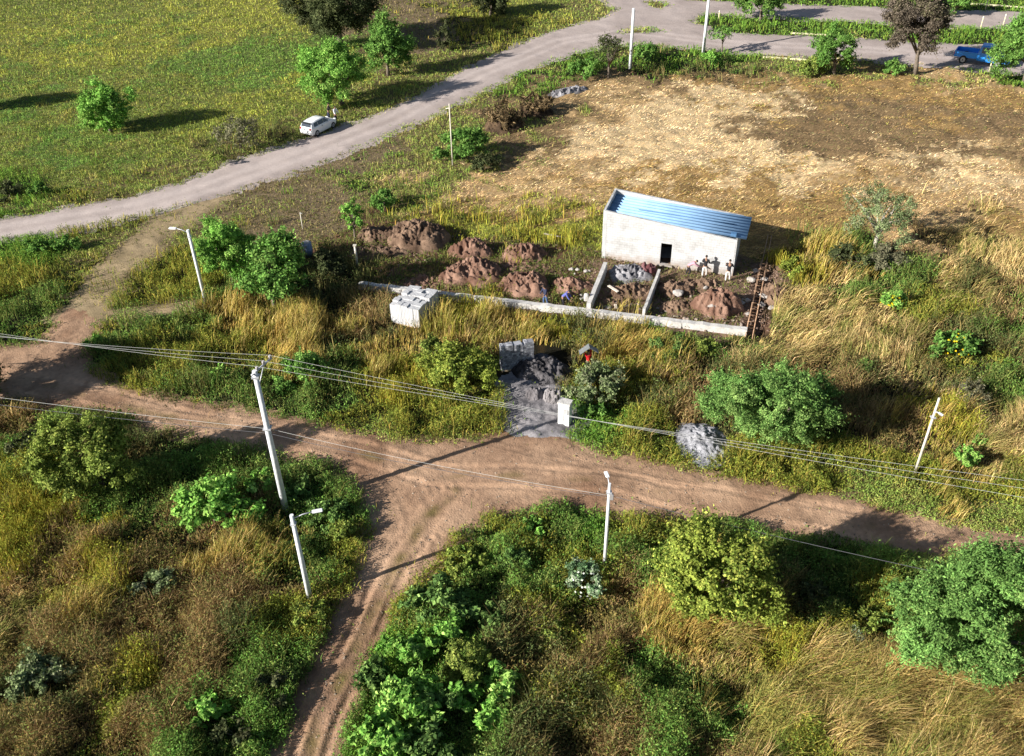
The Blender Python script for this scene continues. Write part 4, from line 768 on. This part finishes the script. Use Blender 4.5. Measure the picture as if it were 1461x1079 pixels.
# ---------------------------------------------------------------- poles and wires
PCON = mat('pole_concrete', (.66, .67, .68), var=.15, scale=4, bump=.2); STEEL = mat('galvanised_steel', (.5, .51, .53), rough=.5, var=.15, bump=0, metal=.3); LAMPW = mat('lamp_housing', (.8, .8, .8), rough=.4, var=.05, bump=0); CER = mat('insulator', (.35, .33, .32), rough=.3, var=.1, bump=0)
TAN = mat('weathered_pole', (.60, .55, .46), var=.2, scale=4, bump=.2)
def pole_base(name, label, bx_, by_, ty, r0, r1, m, cat, n=8):
    h = height_at(bx_, by_, ty); o = empty(name, P(bx_, by_)); tag(o, label, cat)
    MB().tube([(0, 0, -.5), (0, 0, h * .5), (0, 0, h)], [r0, (r0 + r1) / 2, r1], n).build('pole', m, o); return o, h
def lamp(o, h, d, L, up=.15, s=1.0):
    d = Vector((math.cos(d), math.sin(d), 0)); e = Vector((0, 0, h - .15)) + d * L + Vector((0, 0, up))
    MB().tube([(0, 0, h - .25), Vector((0, 0, h - .15 + up * .6)) + d * L * .5, e], .03, 6).build('arm', STEEL, o)
    rot = Matrix.Rotation(math.atan2(d.y, d.x), 4, 'Z')
    b_ = MB(); b_.box(e + d * .25 * s, (.62 * s, .28 * s, .1 * s), rot=rot, bevel=.03); hd = b_.build('lamp_head', LAMPW, o)
    MB().box(e + d * .3 * s - Vector((0, 0, .065 * s)), (.36 * s, .2 * s, .03), rot=rot).build('lens', CER, hd)
    MB().box((0, 0, h - .55), (.26, .26, .06), bevel=.01).build('clamp', STEEL, o)
o, h = pole_base('street_lamp', 'nearest concrete street lamp at the edge of the south dirt road', 443, 857, 735, .145, .095, PCON, 'street lamp'); lamp(o, h, .25, .95, .1, .8)
o, h = pole_base('street_lamp', 'concrete street lamp with a lamp arm to the left, beside the feathery tree', 294, 432, 328, .145, .1, PCON, 'street lamp'); lamp(o, h, math.radians(170), .9, .2, .9)
o, h = pole_base('street_lamp', 'slim street lamp in the weeds below the east dirt road', 862, 817, 690, .1, .07, PCON, 'street lamp'); lamp(o, h, math.radians(100), .35, .25, .7)
MB().box((.1, -.1, h - .75), (.2, .2, .3), bevel=.02).build('junction_box', CER, o); hc = h
o, h = pole_base('street_lamp', 'leaning-looking beige street lamp in the weeds on the right', 1305, 676, 568, .085, .06, TAN, 'street lamp'); lamp(o, h - .75, math.radians(-60), .2, .05, .6)
o, h = pole_base('utility_pole', 'white concrete pole at the left end of the mown field edge', 899, 98, 12, .2, .16, PCON, 'utility pole'); MB().box((0, 0, h - .3), (.4, .12, .12)).build('bracket', STEEL, o)
o, h = pole_base('utility_pole', 'white concrete pole right of the other one at the top of the picture', 1003, 78, -10, .2, .16, PCON, 'utility pole'); MB().box((0, 0, h - .3), (.4, .12, .12)).build('bracket', STEEL, o)
o, h = pole_base('post', 'thin weathered wooden post by the verge bush', 646, 236, 148, .07, .055, TAN, 'post'); MB().tube([(-.35, 0, h - .45), (.35, 0, h - .4)], .04, 6).build('crosspiece', TAN, o)
tp, th = pole_base('power_pole', 'tallest concrete pole carrying three power wires over the road junction', 408, 728, 529, .19, .125, PCON, 'power pole')
tb = P(408, 728); zi = th + .12
pins = [P(366, 523, zi), P(375, 515, zi), P(384.5, 507, zi)]
ad_ = (pins[2] - pins[0]).normalized()
MB().tube([Vector((0, 0, th - .12)) - ad_ * .25, pins[2] - tb + ad_ * .1 - Vector((0, 0, .22))], .06, 6).build('crossarm', STEEL, tp)
MB().tube([Vector((0, 0, th - 1.1)), pins[1] - tb - Vector((0, 0, .25))], .03, 6).build('brace', STEEL, tp)
MB().box((0, 0, th - .35), (.36, .36, .08)).build('clamp', STEEL, tp); MB().box((0, 0, th - 3.6), (.4, .4, .06)).build('clamp', STEEL, tp)
for p in pins:
    MB().tube([p - tb - Vector((0, 0, .2)), p - tb - Vector((0, 0, .1)), p - tb], [.03, .08, .06], 8).build('insulator', CER, tp)
ALU = mat('aluminium_wire', (.5, .5, .48), rough=.5, var=.1, bump=0); BLKW = mat('black_cable', (.10, .10, .11), rough=.6, var=.1, bump=0)
def wire(label, a, m_, b_, r, material, sag=.5, n=40):
    pts = []
    for seg, (p, q_) in enumerate(((a, m_), (m_, b_))):
        for k in range(n + (seg == 1)):
            t_ = k / n; v_ = p.lerp(q_, t_); v_.z -= 4 * sag * t_ * (1 - t_); pts.append(v_)
    o = MB().tube(pts, r, 5).build('power_wire', material); tag(o, label, 'power wire', 'wires of the power line')
ends = [(P(-330, 420, 9.2), P(1800, 728, 9.3), 'farthest'), (P(-330, 434, 9.2), P(1800, 746, 9.3), 'middle'), (P(-330, 444, 9.2), P(1800, 766, 9.3), 'nearest')]
for p, (a, b_, w_) in zip(pins, ends): wire(w_ + ' of the three pale wires on top of the tallest pole', a, p, b_, .006, ALU, .35)
zt = height_at(408, 728, 614); c1 = tb + Vector((0, 0, zt)); lc = P(862, 817) + Vector((0, 0, hc - .75))
wire('upper thin cable clamped half way up the tallest pole, reaching the middle lamp', P(-330, 520, 5.6), c1 + Vector((.1, .1, 0)), lc, .008, ALU, .25)
wire('lower twisted cable running from the tallest pole past the middle lamp', P(-330, 532, 5.4), c1 - Vector((0, 0, .2)), lc + Vector((0, 0, -.1)), .012, BLKW, .3)
wire('dark cable running on from the middle lamp to the right', lc - (c1 - lc) * .01, lc, P(1750, 900, 5.5), .012, BLKW, .3)

# ---------------------------------------------------------------- posts, kerbs, small things
YPOST = mat('pale_yellow_paint', (.72, .66, .42), var=.15, bump=.1)
for bx_, by_, ty, lab in ((1398, 44, 23, 'pale marker post on the grass strip left of the right-edge tree'), (1431, 37, 20, 'whitish marker post beside the top of the right-edge tree'), (1411, 103, 82, 'pale marker post in front of the blue pickup'), (1406, 13, -2, 'yellowish marker post at the top edge of the far road'), (1025, 30, 15, 'yellowish marker post at the start of the grass strip')):
    o, h = pole_base('marker_post', lab, bx_, by_, ty, .07, .06, YPOST, 'post', 6); MB().tube([(0, 0, h - .25), (0, 0, h - .1)], .08, 6).build('reflector_band', LAMPW, o)
for a in ((1128, 48, 1208, 52), (1384, 6, 1470, 12), (1088, 82, 1158, 87)):
    k = bar3('kerb', P(a[0], a[1]), P(a[2], a[3]), .3, .15, YPOST, None, None); k['kind'] = 'structure'
    for q_ in ('label', 'category'):
        if q_ in k: del k[q_]
ROCK = mat('pale_stone', (.36, .33, .30), var=.25, scale=5, bump=.6)
def rock(label, x, y, s, group=None, m=ROCK, z=0.0, flat=.65):
    b_ = MB(); bmesh.ops.create_icosphere(b_.bm, subdivisions=2, radius=1); r = random.Random(int(x * 7 + y)); f = [Vector((r.uniform(-1, 1), r.uniform(-1, 1), r.uniform(-1, 1))).normalized() for _ in range(7)]
    for v_ in b_.bm.verts:
        d = v_.co.copy(); 
        for n_ in f:
            e = d.dot(n_) - .62
            if e > 0: d -= n_ * e
        v_.co = Vector((d.x * s * r.uniform(.97, 1.03), d.y * s * .8, d.z * s * flat))
    c = P(x, y, z); o = b_.build('rock', m); o.location = c + Vector((0, 0, s * flat * .4)); tag(o, label, 'rock', group)
gr = 'pale rocks along the rebar cage trench'; lb = 'pale rock lying on the soil along the rebar cage trench'
for x, y, s in ((1071, 401, .42), (1090, 400, .34), (1067, 430, .3), (1058, 434, .34), (1087, 423, .36), (1095, 426, .34), (1086, 436, .34), (1067, 449, .26), (1092, 413, .26), (1078, 388, .28), (1100, 440, .28)): rock(lb, x, y, s, gr)
rock('whitish rock on the reddish clay heap', 1017, 438, .45, z=.5); rock('flat white slab of stone left of the clay heap', 968, 420, .55, z=.3, flat=.4); rock('small pale stone above the clay heap', 1006, 412, .25, z=.2); rock('white stone at the left end of the plot rubble', 868, 440, .25)
rock('whitish boulder at the left rim of the gravel patch', 710, 551, .32)
gr2 = 'stones between the soil heap and the first cross wall'; lb2 = 'pinkish stone in the rubble left of the first cross wall'
for k in range(16):
    rock(lb2, 822 + random.uniform(-12, 20), 405 + random.uniform(-22, 26), random.uniform(.12, .26), gr2, z=.04)
gr3 = 'stones in the foundation plot'; lb3 = 'grey-brown clod lying in the foundation plot below the building'
for k in range(90):
    x = random.uniform(868, 1062); y = random.uniform(395, 448) + (x - 868) * .09
    rock(lb3, x, y, random.uniform(.07, .2), gr3, mat_cl if k else (mat_cl := mat('clod', (.34, .27, .22), var=.35, scale=6, bump=.5)))
def plank(label, a, b_, w, z=.35, m=WOOD):
    a, b_ = P(*a, z), P(*b_, z); o = MB().box((0, 0, 0), ((b_ - a).length, w, .05), bevel=.006).build('plank', m); o.location = (a + b_) / 2; o.rotation_euler = (0, .06, math.atan2(b_.y - a.y, b_.x - a.x)); tag(o, label, 'plank')
PALEW = mat('pale_timber', (.66, .58, .48), var=.2, bump=.1)
plank('short pale board on the soil between the cross walls', (868, 408), (882, 416), .22, .75, PALEW); plank('pale pinkish pole lying in the grass left of the building', (775, 334), (805, 338), .12, .3, PALEW); plank('little pale board lying beside the foundation beam', (877, 430), (879, 440), .2, .2, PALEW)
plank('dark plank lying across the soil next to the foundation beam', (888, 440), (902, 433), .2, .25, mat('wet_timber', (.12, .09, .07), bump=.2))
o, h = pole_base('post', 'wooden post standing in the dark shadow left of the soil heaps', 510, 380, 350, .1, .09, TAN, 'post'); MB().box((0, 0, h), (.26, .26, .05)).build('post_cap', TAN, o)
o, h = pole_base('post', 'thin pale stake above the blue-grey drum', 432, 326, 303, .05, .04, TAN, 'post'); MB().tube([(0, 0, h - .1), (.2, 0, h - .1)], .03, 6).build('nail_arm', STEEL, o)
DRUM = mat('blue_grey_plastic', (.20, .26, .38), rough=.5, var=.15, bump=0)
dr = empty('drum', P(440, 365)); tag(dr, 'blue-grey drum standing in the shade right of the broad-leaved tree', 'drum')
MB().tube([(0, 0, 0), (0, 0, .35), (0, 0, .37), (0, 0, .72), (0, 0, .74), (0, 0, 1.15), (0, 0, 1.2)], [.38, .4, .42, .42, .4, .4, .36], 16).build('drum_body', DRUM, dr); MB().tube([(0, 0, 1.2), (0, 0, 1.24)], .3, 16).build('drum_lid', CER, dr)
sk_ = empty('cement_sack', P(836, 437, .0) + Vector((0, 0, .45))); sk_.scale = (.75, .75, .75); tag(sk_, 'white cement sack standing on the foundation beam beside the cross wall', 'sack')
b_ = MB(); bmesh.ops.create_icosphere(b_.bm, subdivisions=3, radius=1)
for v_ in b_.bm.verts:
    c = v_.co; v_.co = Vector((math.copysign(abs(c.x) ** .6, c.x) * .24, math.copysign(abs(c.y) ** .6, c.y) * .18, math.copysign(abs(c.z) ** .5, c.z) * .42 + .40 + .02 * math.sin(c.x * 9)))
b_.build('sack_body', CONC, sk_, True); MB().tube([(-.18, 0, .84), (.18, 0, .84)], .03, 6).build('sack_seam', CONC, sk_)

# ---------------------------------------------------------------- vehicles
def paint(name, c): return mat(name, c, rough=.3, var=.04, scale=2, bump=0, spec=.5)
GLASS = mat('car_glass', (.02, .03, .05), rough=.1, var=.1, bump=0, spec=.6); TYRE = mat('tyre_rubber', (.025, .025, .025), rough=.9, bump=.1); RIM = mat('wheel_rim', (.45, .46, .48), rough=.35, var=.05, bump=0, metal=.6); BLACKP = mat('black_plastic', (.03, .03, .03), rough=.6, bump=0)
LRED = mat('tail_lamp_red', (.45, .03, .03), rough=.2, var=.05, bump=0); LCLR = mat('headlamp_clear', (.75, .76, .78), rough=.15, var=.05, bump=0)
def loft(b, secs, smooth=True):
    rings = [[b.bm.verts.new(p) for p in s_] for s_ in secs]; n = len(rings[0])
    for a, c in zip(rings, rings[1:]):
        for k in range(n):
            f = b.bm.faces.new((a[k], a[(k + 1) % n], c[(k + 1) % n], c[k])); f.smooth = False
    b.bm.faces.new(rings[0][::-1]); b.bm.faces.new(rings[-1]); return b
def wheel(o, x, y, r=.32, w=.2):
    s_ = 1 if y > 0 else -1
    t_ = MB().tube([(x, y - w / 2, r), (x, y - w / 2 + .02, r), (x, y + w / 2 - .02, r), (x, y + w / 2, r)], [r * .9, r, r, r * .9], 20).build('tyre', TYRE)
    wh = MB().tube([(x, y + s_ * (w / 2 - .02), r), (x, y + s_ * (w / 2 + .012), r)], [r * .62, r * .58], 14).build('wheel', RIM, o); t_.parent = wh
    MB().tube([(x, y + s_ * w / 2, r), (x, y + s_ * (w / 2 + .03), r)], [r * .18, r * .16], 8).build('hub_cap', BLACKP, wh)
def sec(x, zb, zt, hw, tuck=.06): return [(x, -hw + tuck, zb), (x, -hw, zb + .15), (x, -hw, zt - .12), (x, -hw + .05, zt), (x, hw - .05, zt), (x, hw, zt - .12), (x, hw, zb + .15), (x, hw - tuck, zb)]
def gsec(x, zb, zt, hb, ht): return [(x, -hb, zb), (x, -ht - .02, zt - .06), (x, -ht + .08, zt), (x, ht - .08, zt), (x, ht + .02, zt - .06), (x, hb, zb)]
def panel(o, name, m, pts, off):                 # a pane standing a few mm proud
    MB().poly([Vector(p) for p in pts], off).build(name, m, o)
W1 = paint('white_car_paint', (.78, .78, .79)); B1 = paint('blue_truck_paint', (.03, .26, .78))
a, b2 = P(438, 198), P(471, 181); hd = math.atan2(b2.y - a.y, b2.x - a.x)
cr = empty('parked_car', (a + b2) / 2 + Vector((0, .5, .03)), hd); tag(cr, 'white hatchback parked at the edge of the gravel road', 'car')
m = MB(); loft(m, [sec(-2.05, .35, .95, .74), sec(-1.95, .25, 1.0, .82), sec(-1.2, .2, 1.0, .86), (sec(.3, .2, .98, .87)), sec(1.15, .2, .94, .86), sec(1.8, .25, .80, .80), sec(2.05, .35, .68, .68)]); m.build('body', W1, cr)
m = MB(); loft(m, [gsec(-1.98, .97, 1.0, .74, .66), gsec(-1.72, .97, 1.42, .78, .60), gsec(-1.0, .97, 1.50, .80, .62), gsec(-.1, .97, 1.50, .80, .62), gsec(.35, .95, 1.43, .80, .60), gsec(1.12, .92, .95, .76, .68)]); m.build('cabin', W1, cr)
for s_ in (-1, 1):
    def sp_(x, z): return (x, s_ * (.815 - (z - .97) * .36), z)
    for nm, pts in (('side_window', [sp_(-1.55, 1.03), sp_(-.95, 1.03), sp_(-.95, 1.41), sp_(-1.42, 1.38)]), ('side_window', [sp_(-.88, 1.03), sp_(-.05, 1.03), sp_(-.05, 1.42), sp_(-.88, 1.41)]), ('side_window', [sp_(.02, 1.03), sp_(.75, 1.03), sp_(.28, 1.36), sp_(.02, 1.42)])):
        panel(cr, nm, GLASS, pts, (0, s_ * .014, .005))
    for x_ in (-1.3, 1.28): wheel(cr, x_, s_ * .79)
    MB().box((2.0, s_ * .52, .72), (.12, .3, .14), bevel=.03).build('headlight', LCLR, cr); MB().box((-2.03, s_ * .62, .88), (.1, .2, .26), bevel=.03).build('taillight', LRED, cr)
    MB().box((.62, s_ * .95, 1.0), (.16, .18, .12), bevel=.03).build('wing_mirror', W1, cr)
    MB().box((-.4, s_ * .875, .86), (.18, .03, .03)).build('door_handle', BLACKP, cr)
panel(cr, 'rear_window', GLASS, [(-1.965, -.60, 1.05), (-1.965, .60, 1.05), (-1.765, .52, 1.38), (-1.765, -.52, 1.38)], (-.03, 0, .02))
panel(cr, 'windscreen', GLASS, [(1.02, -.66, 1.0), (1.02, .66, 1.0), (.42, .54, 1.40), (.42, -.54, 1.40)], (.03, 0, .03))
MB().box((-2.06, 0, .45), (.08, 1.4, .2), bevel=.03).build('rear_bumper', W1, cr); MB().box((-2.08, 0, .72), (.02, .5, .12)).build('number_plate', LCLR, cr); MB().box((-1.85, 0, 1.44), (.3, 1.1, .03), bevel=.01).build('roof_spoiler', BLACKP, cr)
a = P(1397, 91); pk = empty('pickup_truck', a, math.radians(-32)); pk.scale = (1.2, 1.2, 1.35); tag(pk, 'blue pickup truck half under the tree at the right edge, open bed leftward', 'pickup')
m = MB(); loft(m, [sec(-.3, .45, 1.05, .86), sec(.6, .4, 1.08, .88), sec(1.5, .4, 1.05, .88), sec(2.5, .45, .98, .84), sec(2.75, .5, .85, .74)]); m.build('body', B1, pk)
m = MB(); loft(m, [gsec(-.25, 1.02, 1.05, .80, .74), gsec(-.12, 1.02, 1.68, .80, .64), gsec(.7, 1.02, 1.72, .80, .64), gsec(1.05, 1.02, 1.62, .80, .62), gsec(1.7, 1.0, 1.05, .78, .7)]); m.build('cabin', B1, pk)
MB().box((-1.35, 0, .62), (2.1, 1.6, .1)).build('bed_floor', B1, pk)
for s_ in (-1, 1):
    MB().box((-1.35, s_ * .84, .82), (2.1, .08, .5), bevel=.02).build('bed_side', B1, pk)
    for x_ in (-1.5, 1.7): wheel(pk, x_, s_ * .8, .37, .24)
    MB().box((-2.42, s_ * .76, .8), (.06, .12, .26)).build('taillight', LRED, pk); MB().box((2.7, s_ * .55, .8), (.1, .28, .16), bevel=.03).build('headlight', LCLR, pk)
    panel(pk, 'side_window', GLASS, [(.0, s_ * .81, 1.1), (1.3, s_ * .81, 1.1), (.95, s_ * .67, 1.56), (.0, s_ * .67, 1.6)], (0, s_ * .02, .005))
MB().box((-2.38, 0, .82), (.08, 1.6, .48), bevel=.02).build('tailgate', B1, pk); panel(pk, 'rear_window', GLASS, [(-.235, -.6, 1.15), (-.235, .6, 1.15), (-.13, .55, 1.55), (-.13, -.55, 1.55)], (-.03, 0, .005)); panel(pk, 'windscreen', GLASS, [(1.62, -.66, 1.1), (1.62, .66, 1.1), (1.12, .56, 1.56), (1.12, -.56, 1.56)], (.03, 0, .03))

# ---------------------------------------------------------------- people
SKIN = mat('skin', (.30, .17, .11), rough=.6, var=.08, bump=0); HAIR = mat('dark_hair', (.02, .017, .015), var=.2, bump=0)
def cloth(n, c): return mat(n, c, rough=.95, var=.18, scale=9, bump=.25)
def skinned(name, pts, edges, rad, material, parent, root=0, sub=1):
    me = bpy.data.meshes.new(name); me.from_pydata([tuple(p) for p in pts], edges, [])
    me.skin_vertices.new() if hasattr(me.skin_vertices, 'new') else None
    bm = bmesh.new(); bm.from_mesh(me); ly = bm.verts.layers.skin.verify()
    for v_, r_ in zip(bm.verts, rad): v_[ly].radius = (r_, r_) if not hasattr(r_, '__len__') else r_
    bm.verts.ensure_lookup_table(); bm.verts[root][ly].use_root = True; bm.to_mesh(me); bm.free()
    o = link(name, me, material, parent); sk_m = o.modifiers.new('skin', 'SKIN'); sk_m.use_smooth_shade = True; ss = o.modifiers.new('sub', 'SUBSURF'); ss.levels = ss.render_levels = sub
    ev = o.evaluated_get(bpy.context.evaluated_depsgraph_get()); nm_ = bpy.data.meshes.new_from_object(ev); o.modifiers.clear(); o.data = nm_
    if not nm_.materials: nm_.materials.append(material)
    return o
def person(label, loc, rz, shirt, trousers, lean=0.0, crouch=0.0, arms=((.35, .3), (.35, .3)), stride=.06, hat=None, s=1.0, head=None):
    """lean: torso tilt forward; crouch 0..1; arms: (shoulder swing forward, elbow bend) left, right"""
    o = empty('person', loc, rz); o.scale = (s, s, s); tag(o, label, 'person')
    hz = .92 - .34 * crouch; hy = -.18 * crouch
    def up(x, y, z):                              # a point of the trunk, tilted about the hips
        return Vector((x, hy + y * math.cos(lean) + (z) * math.sin(lean), hz + z * math.cos(lean) - y * math.sin(lean)))
    pel, sp1, ch, nk = up(0, 0, 0), up(0, 0, .24), up(0, .0, .44), up(0, .01, .56)
    hd_ = up(0, .03, .64); htop = up(0, .05, .76)
    pts = [pel, sp1, ch, nk, hd_]; rad = [(.13, .10), (.125, .09), (.14, .09), .055, .055]; ed = [(0, 1), (1, 2), (2, 3), (3, 4)]
    wr = []
    for i, sx_ in enumerate((-1, 1)):
        sw, el = arms[i]; shd = up(sx_ * .185, 0, .48)
        aw = lean * .0 + sw
        d1 = Vector((sx_ * .18, math.sin(aw), -math.cos(aw))).normalized(); elb = shd + d1 * .29
        d2 = Vector((-sx_ * .08, math.sin(aw + el), -math.cos(aw + el))).normalized(); w_ = elb + d2 * .25; hn = w_ + d2 * .08
        k = len(pts); pts += [shd, elb, w_, hn]; rad += [.055, .042, .03, (.04, .02)]; ed += [(2, k), (k, k + 1), (k + 1, k + 2), (k + 2, k + 3)]; wr.append((w_, d2, sx_, shd, elb))
    legs = []
    for sx_ in (-1, 1):
        hip = pel + Vector((sx_ * .095, 0, -.03)); kn = Vector((sx_ * .12, .22 * crouch + sx_ * stride, .49 - .06 * crouch)); an = Vector((sx_ * .12, sx_ * stride * 1.6 - .05, .09)); to = an + Vector((sx_ * .02, .17, -.05))
        k = len(pts); pts += [hip, kn, an, to]; rad += [.085, .058, .04, (.04, .03)]; ed += [(0, k), (k, k + 1), (k + 1, k + 2), (k + 2, k + 3)]; legs.append((hip, kn, an, to))
    body = skinned('body', pts, ed, rad, SKIN, o)
    bm = bmesh.new(); bm.from_mesh(body.data); hb = MB(); hb.bm.free(); hb.bm = bm
    r = bmesh.ops.create_uvsphere(bm, u_segments=16, v_segments=12, radius=1); up_ = (htop - hd_).normalized(); fx_ = Vector((1, 0, 0)); fy_ = up_.cross(fx_) * -1 if False else fx_.cross(up_) * -1
    hc_ = up(0, .045, .70)
    for v_ in r['verts']:
        c = v_.co.copy(); jaw = 1 - .22 * max(0, -c.z)
        v_.co = hc_ + fx_ * c.x * .078 * jaw + fy_ * (c.y * .095 * jaw) + up_ * c.z * .118
    fwd = -fy_ if fy_.y < 0 else fy_
    hb.tube([hc_ + fwd * .085 + up_ * .02, hc_ + fwd * .115 - up_ * .02, hc_ + fwd * .09 - up_ * .03], [.008, .015, .01], 6)
    for sx_ in (-1, 1): hb.tube([hc_ + fx_ * sx_ * .072 - up_ * .02, hc_ + fx_ * sx_ * .09, hc_ + fx_ * sx_ * .075 + up_ * .025], [.01, .016, .01], 6)
    for w_, d2, sx_, shd, elb in wr:              # palm, four fingers, thumb
        side = Vector((0, 1, 0)).cross(d2).normalized() if abs(d2.y) < .9 else Vector((1, 0, 0)); acr = d2.cross(side).normalized(); pe = w_ + d2 * .085
        for q_, ln in enumerate((.06, .072, .068, .052)):
            b0 = pe + acr * (q_ - 1.5) * .019; hb.tube([b0, b0 + d2 * ln * .5 + side * .006 * sx_, b0 + d2 * ln * .9 - side * .02 * sx_], [.0095, .0085, .007], 6)
        hb.tube([w_ + d2 * .03 + acr * .03, w_ + d2 * .06 + acr * .055, w_ + d2 * .085 + acr * .062], [.012, .010, .008], 6)
    bm.to_mesh(body.data); bm.free()
    e_ = [(0, 1), (1, 2), (2, 3)]; p_ = [up(0, 0, -.06), sp1, ch, up(0, .005, .53)]; r_ = [(.155, .125), (.15, .112), (.165, .112), .075]
    for w_, d2, sx_, shd, elb in wr:
        k = len(p_); p_ += [shd, elb, w_ - d2 * .03]; r_ += [.078, .062, .05]; e_ += [(2, k), (k, k + 1), (k + 1, k + 2)]
    skinned('shirt', p_, e_, r_, shirt, o)
    p_ = [pel + Vector((0, 0, .04)), pel]; r_ = [(.145, .115), (.145, .12)]; e_ = [(0, 1)]
    for hip, kn, an, to in legs:
        k = len(p_); p_ += [hip + Vector((0, 0, -.05)), kn, an + Vector((0, 0, .02))]; r_ += [.105, .078, .062]; e_ += [(1, k), (k, k + 1), (k + 1, k + 2)]
    skinned('trousers', p_, e_, r_, trousers, o)
    for hip, kn, an, to in legs: MB().tube([an + Vector((0, -.05, -.04)), an + Vector((0, .02, -.035)), to + Vector((0, .0, -.0)), to + Vector((0, .05, 0))], [.045, .055, .048, .03], 8).build('shoe', BLACKP, o)
    hm = MB(); r = bmesh.ops.create_uvsphere(hm.bm, u_segments=16, v_segments=12, radius=1)
    for v_ in r['verts']:
        c = v_.co.copy(); c.z = max(c.z, -.15 if c.y < .2 else .25)
        v_.co = hc_ + fx_ * c.x * .088 + fwd * (c.y * .103 - .012) + up_ * (c.z * .128 + .008)
    if hat: hm.tube([hc_ + up_ * .045, hc_ + up_ * .06], [.19, .17], 16); hm.build('hat', hat, o, True)
    else: hm.build('hair', HAIR, o, True)
    return o
NAVY, JEAN, DARKC = cloth('navy_cloth', (.03, .035, .07)), cloth('blue_denim', (.07, .12, .24)), cloth('black_cloth', (.022, .021, .025))
LIGHTC, REDC, WHITEC, PINKC, BLUEC = cloth('pale_cloth', (.62, .58, .55)), cloth('red_cloth', (.55, .015, .02)), cloth('white_cloth', (.75, .75, .76)), cloth('dull_pink_cloth', (.50, .28, .34)), cloth('violet_blue_cloth', (.10, .12, .36))
wz = math.atan2(ey.y, ey.x) - math.pi / 2           # facing the wall
def at_wall(px, d): u_, z_ = wallhit(px, 385); return FLc + ex * u_ - ey * d
person('person in a dark jacket and pale trousers facing the white wall, middle of the three', at_wall(1007, .75), wz, DARKC, LIGHTC, .08, 0, ((.5, .5), (.5, .5)), s=1.05)
person('person in a dark jacket at the right corner of the building', at_wall(1041, .9), wz, DARKC, LIGHTC, .25, .1, ((.6, .6), (.7, .7)), s=1.05)
person('person in a dull pink top stooping at the white wall, left of the dark jackets', at_wall(984, .8), wz - 1.2, PINKC, DARKC, 1.0, .3, ((.7, .3), (.9, .3)))
person('person in navy top and jeans standing at the foundation beam, left worker', P(778, 436) + Vector((0, 0, .0)), 2.2, NAVY, JEAN, .12, 0, ((.4, .5), (.4, .5)))
person('person in a violet blue shirt and dark trousers bending over the beam, right worker', P(803, 438), -1.9, BLUEC, DARKC, .75, .15, ((.4, .3), (.5, .2)))
pr = P(839, 531); person('person in a red shirt carrying a bent grey sheet overhead, in the weeds', pr, .3, REDC, DARKC, .05, 0, ((2.2, .7), (2.2, .7)))
shm = MB(); shm.poly([(-.62, -.25, -.34), (0, -.25, .12), (.62, -.25, -.34), (.62, -.25, -.30), (0, -.25, .16), (-.62, -.25, -.30)], (0, .5, 0)); sh_ = shm.build('bent_sheet', mat('grey_sheet', (.15, .16, .16), rough=.6, bump=.1))
sh_.location = pr + Vector((0, 0, 1.92)); sh_.rotation_euler = (0, 0, .1); tag(sh_, 'bent grey sheet held over the head of the person in red', 'sheet')
person('person in a white shirt and dark trousers standing at the front of the parked car', P(478, 176) + Vector((.1, .2, 0)), -2.2, WHITEC, DARKC, .1, 0, ((.3, .6), (.3, .4)), s=1.05)
person('person in dark clothing behind the bonnet of the parked car', P(469, 172) + Vector((.0, .3, 0)), -1.4, DARKC, NAVY, .15, 0, ((.4, .6), (.4, .4)), s=1.05)

# ---------------------------------------------------------------- pebbles and crumbs strewn on the dirt (stuff)
def crumbs(name, label, cat, n, sampler, size, cols, zb):
    x, y = sampler(n); z = zb(x, y); sc = size[0] + (size[1] - size[0]) * rng.random(len(x)) ** 3
    base = np.array([[1, 0, 0], [0, 1, 0], [-1, 0, 0], [0, -1, 0], [0, 0, .8]]); k = len(x)
    th = rng.random(k) * 6.28; v = base[None] * sc[:, None, None] * rng.uniform(.7, 1.2, (k, 5, 1))
    c, s_ = np.cos(th)[:, None], np.sin(th)[:, None]
    v = np.stack([v[..., 0] * c - v[..., 1] * s_, v[..., 0] * s_ + v[..., 1] * c, v[..., 2]], -1) + np.stack([x, y, z], 1)[:, None]
    f = np.array([[0, 1, 4], [1, 2, 4], [2, 3, 4], [3, 0, 4]]); lp = (np.arange(k)[:, None, None] * 5 + f[None]).ravel()
    w = rng.random(k)[:, None]; col = (lin(cols[0]) * (1 - w) + lin(cols[1]) * w) * .7
    o = link(name, npmesh(name, v.reshape(-1, 3), lp, np.arange(k * 4) * 3, np.full(k * 4, 3), np.repeat(col, 5, 0)), SOILM); tag(o, label, cat, kind='stuff')
def on_dirt(n):
    u_ = rng.uniform(-40, 1500, n * 4); v_ = rng.uniform(440, 1120, n * 4); q_ = Pn(u_, v_); m_ = sdf(q_[:, 0], q_[:, 1], ROAD_DIRT) > .3
    return q_[m_][:n, 0], q_[m_][:n, 1]
crumbs('pebbles', 'loose pebbles and dirt crumbs on the dirt road', 'pebbles', 5000, on_dirt, (.02, .085), [(120, 100, 84), (206, 186, 164)], lambda x, y: .075 + ruts(x, y))
def on_plot(n):
    u_ = rng.uniform(520, 1120, n * 3); v_ = rng.uniform(330, 475, n * 3); q_ = Pn(u_, v_); g_ = style_at(q_[:, 0], q_[:, 1], .6); m_ = np.isin(g_, [SN.index('soil'), SN.index('rubble')]) & (sdf(q_[:, 0], q_[:, 1], BLDG) < -.2)
    return q_[m_][:n, 0], q_[m_][:n, 1]
crumbs('soil_crumbs', 'clods and rubble crumbs strewn over the building plot', 'rubble', 5000, on_plot, (.03, .14), [(112, 86, 70), (186, 160, 142)], lambda x, y: np.full(x.shape, .02))
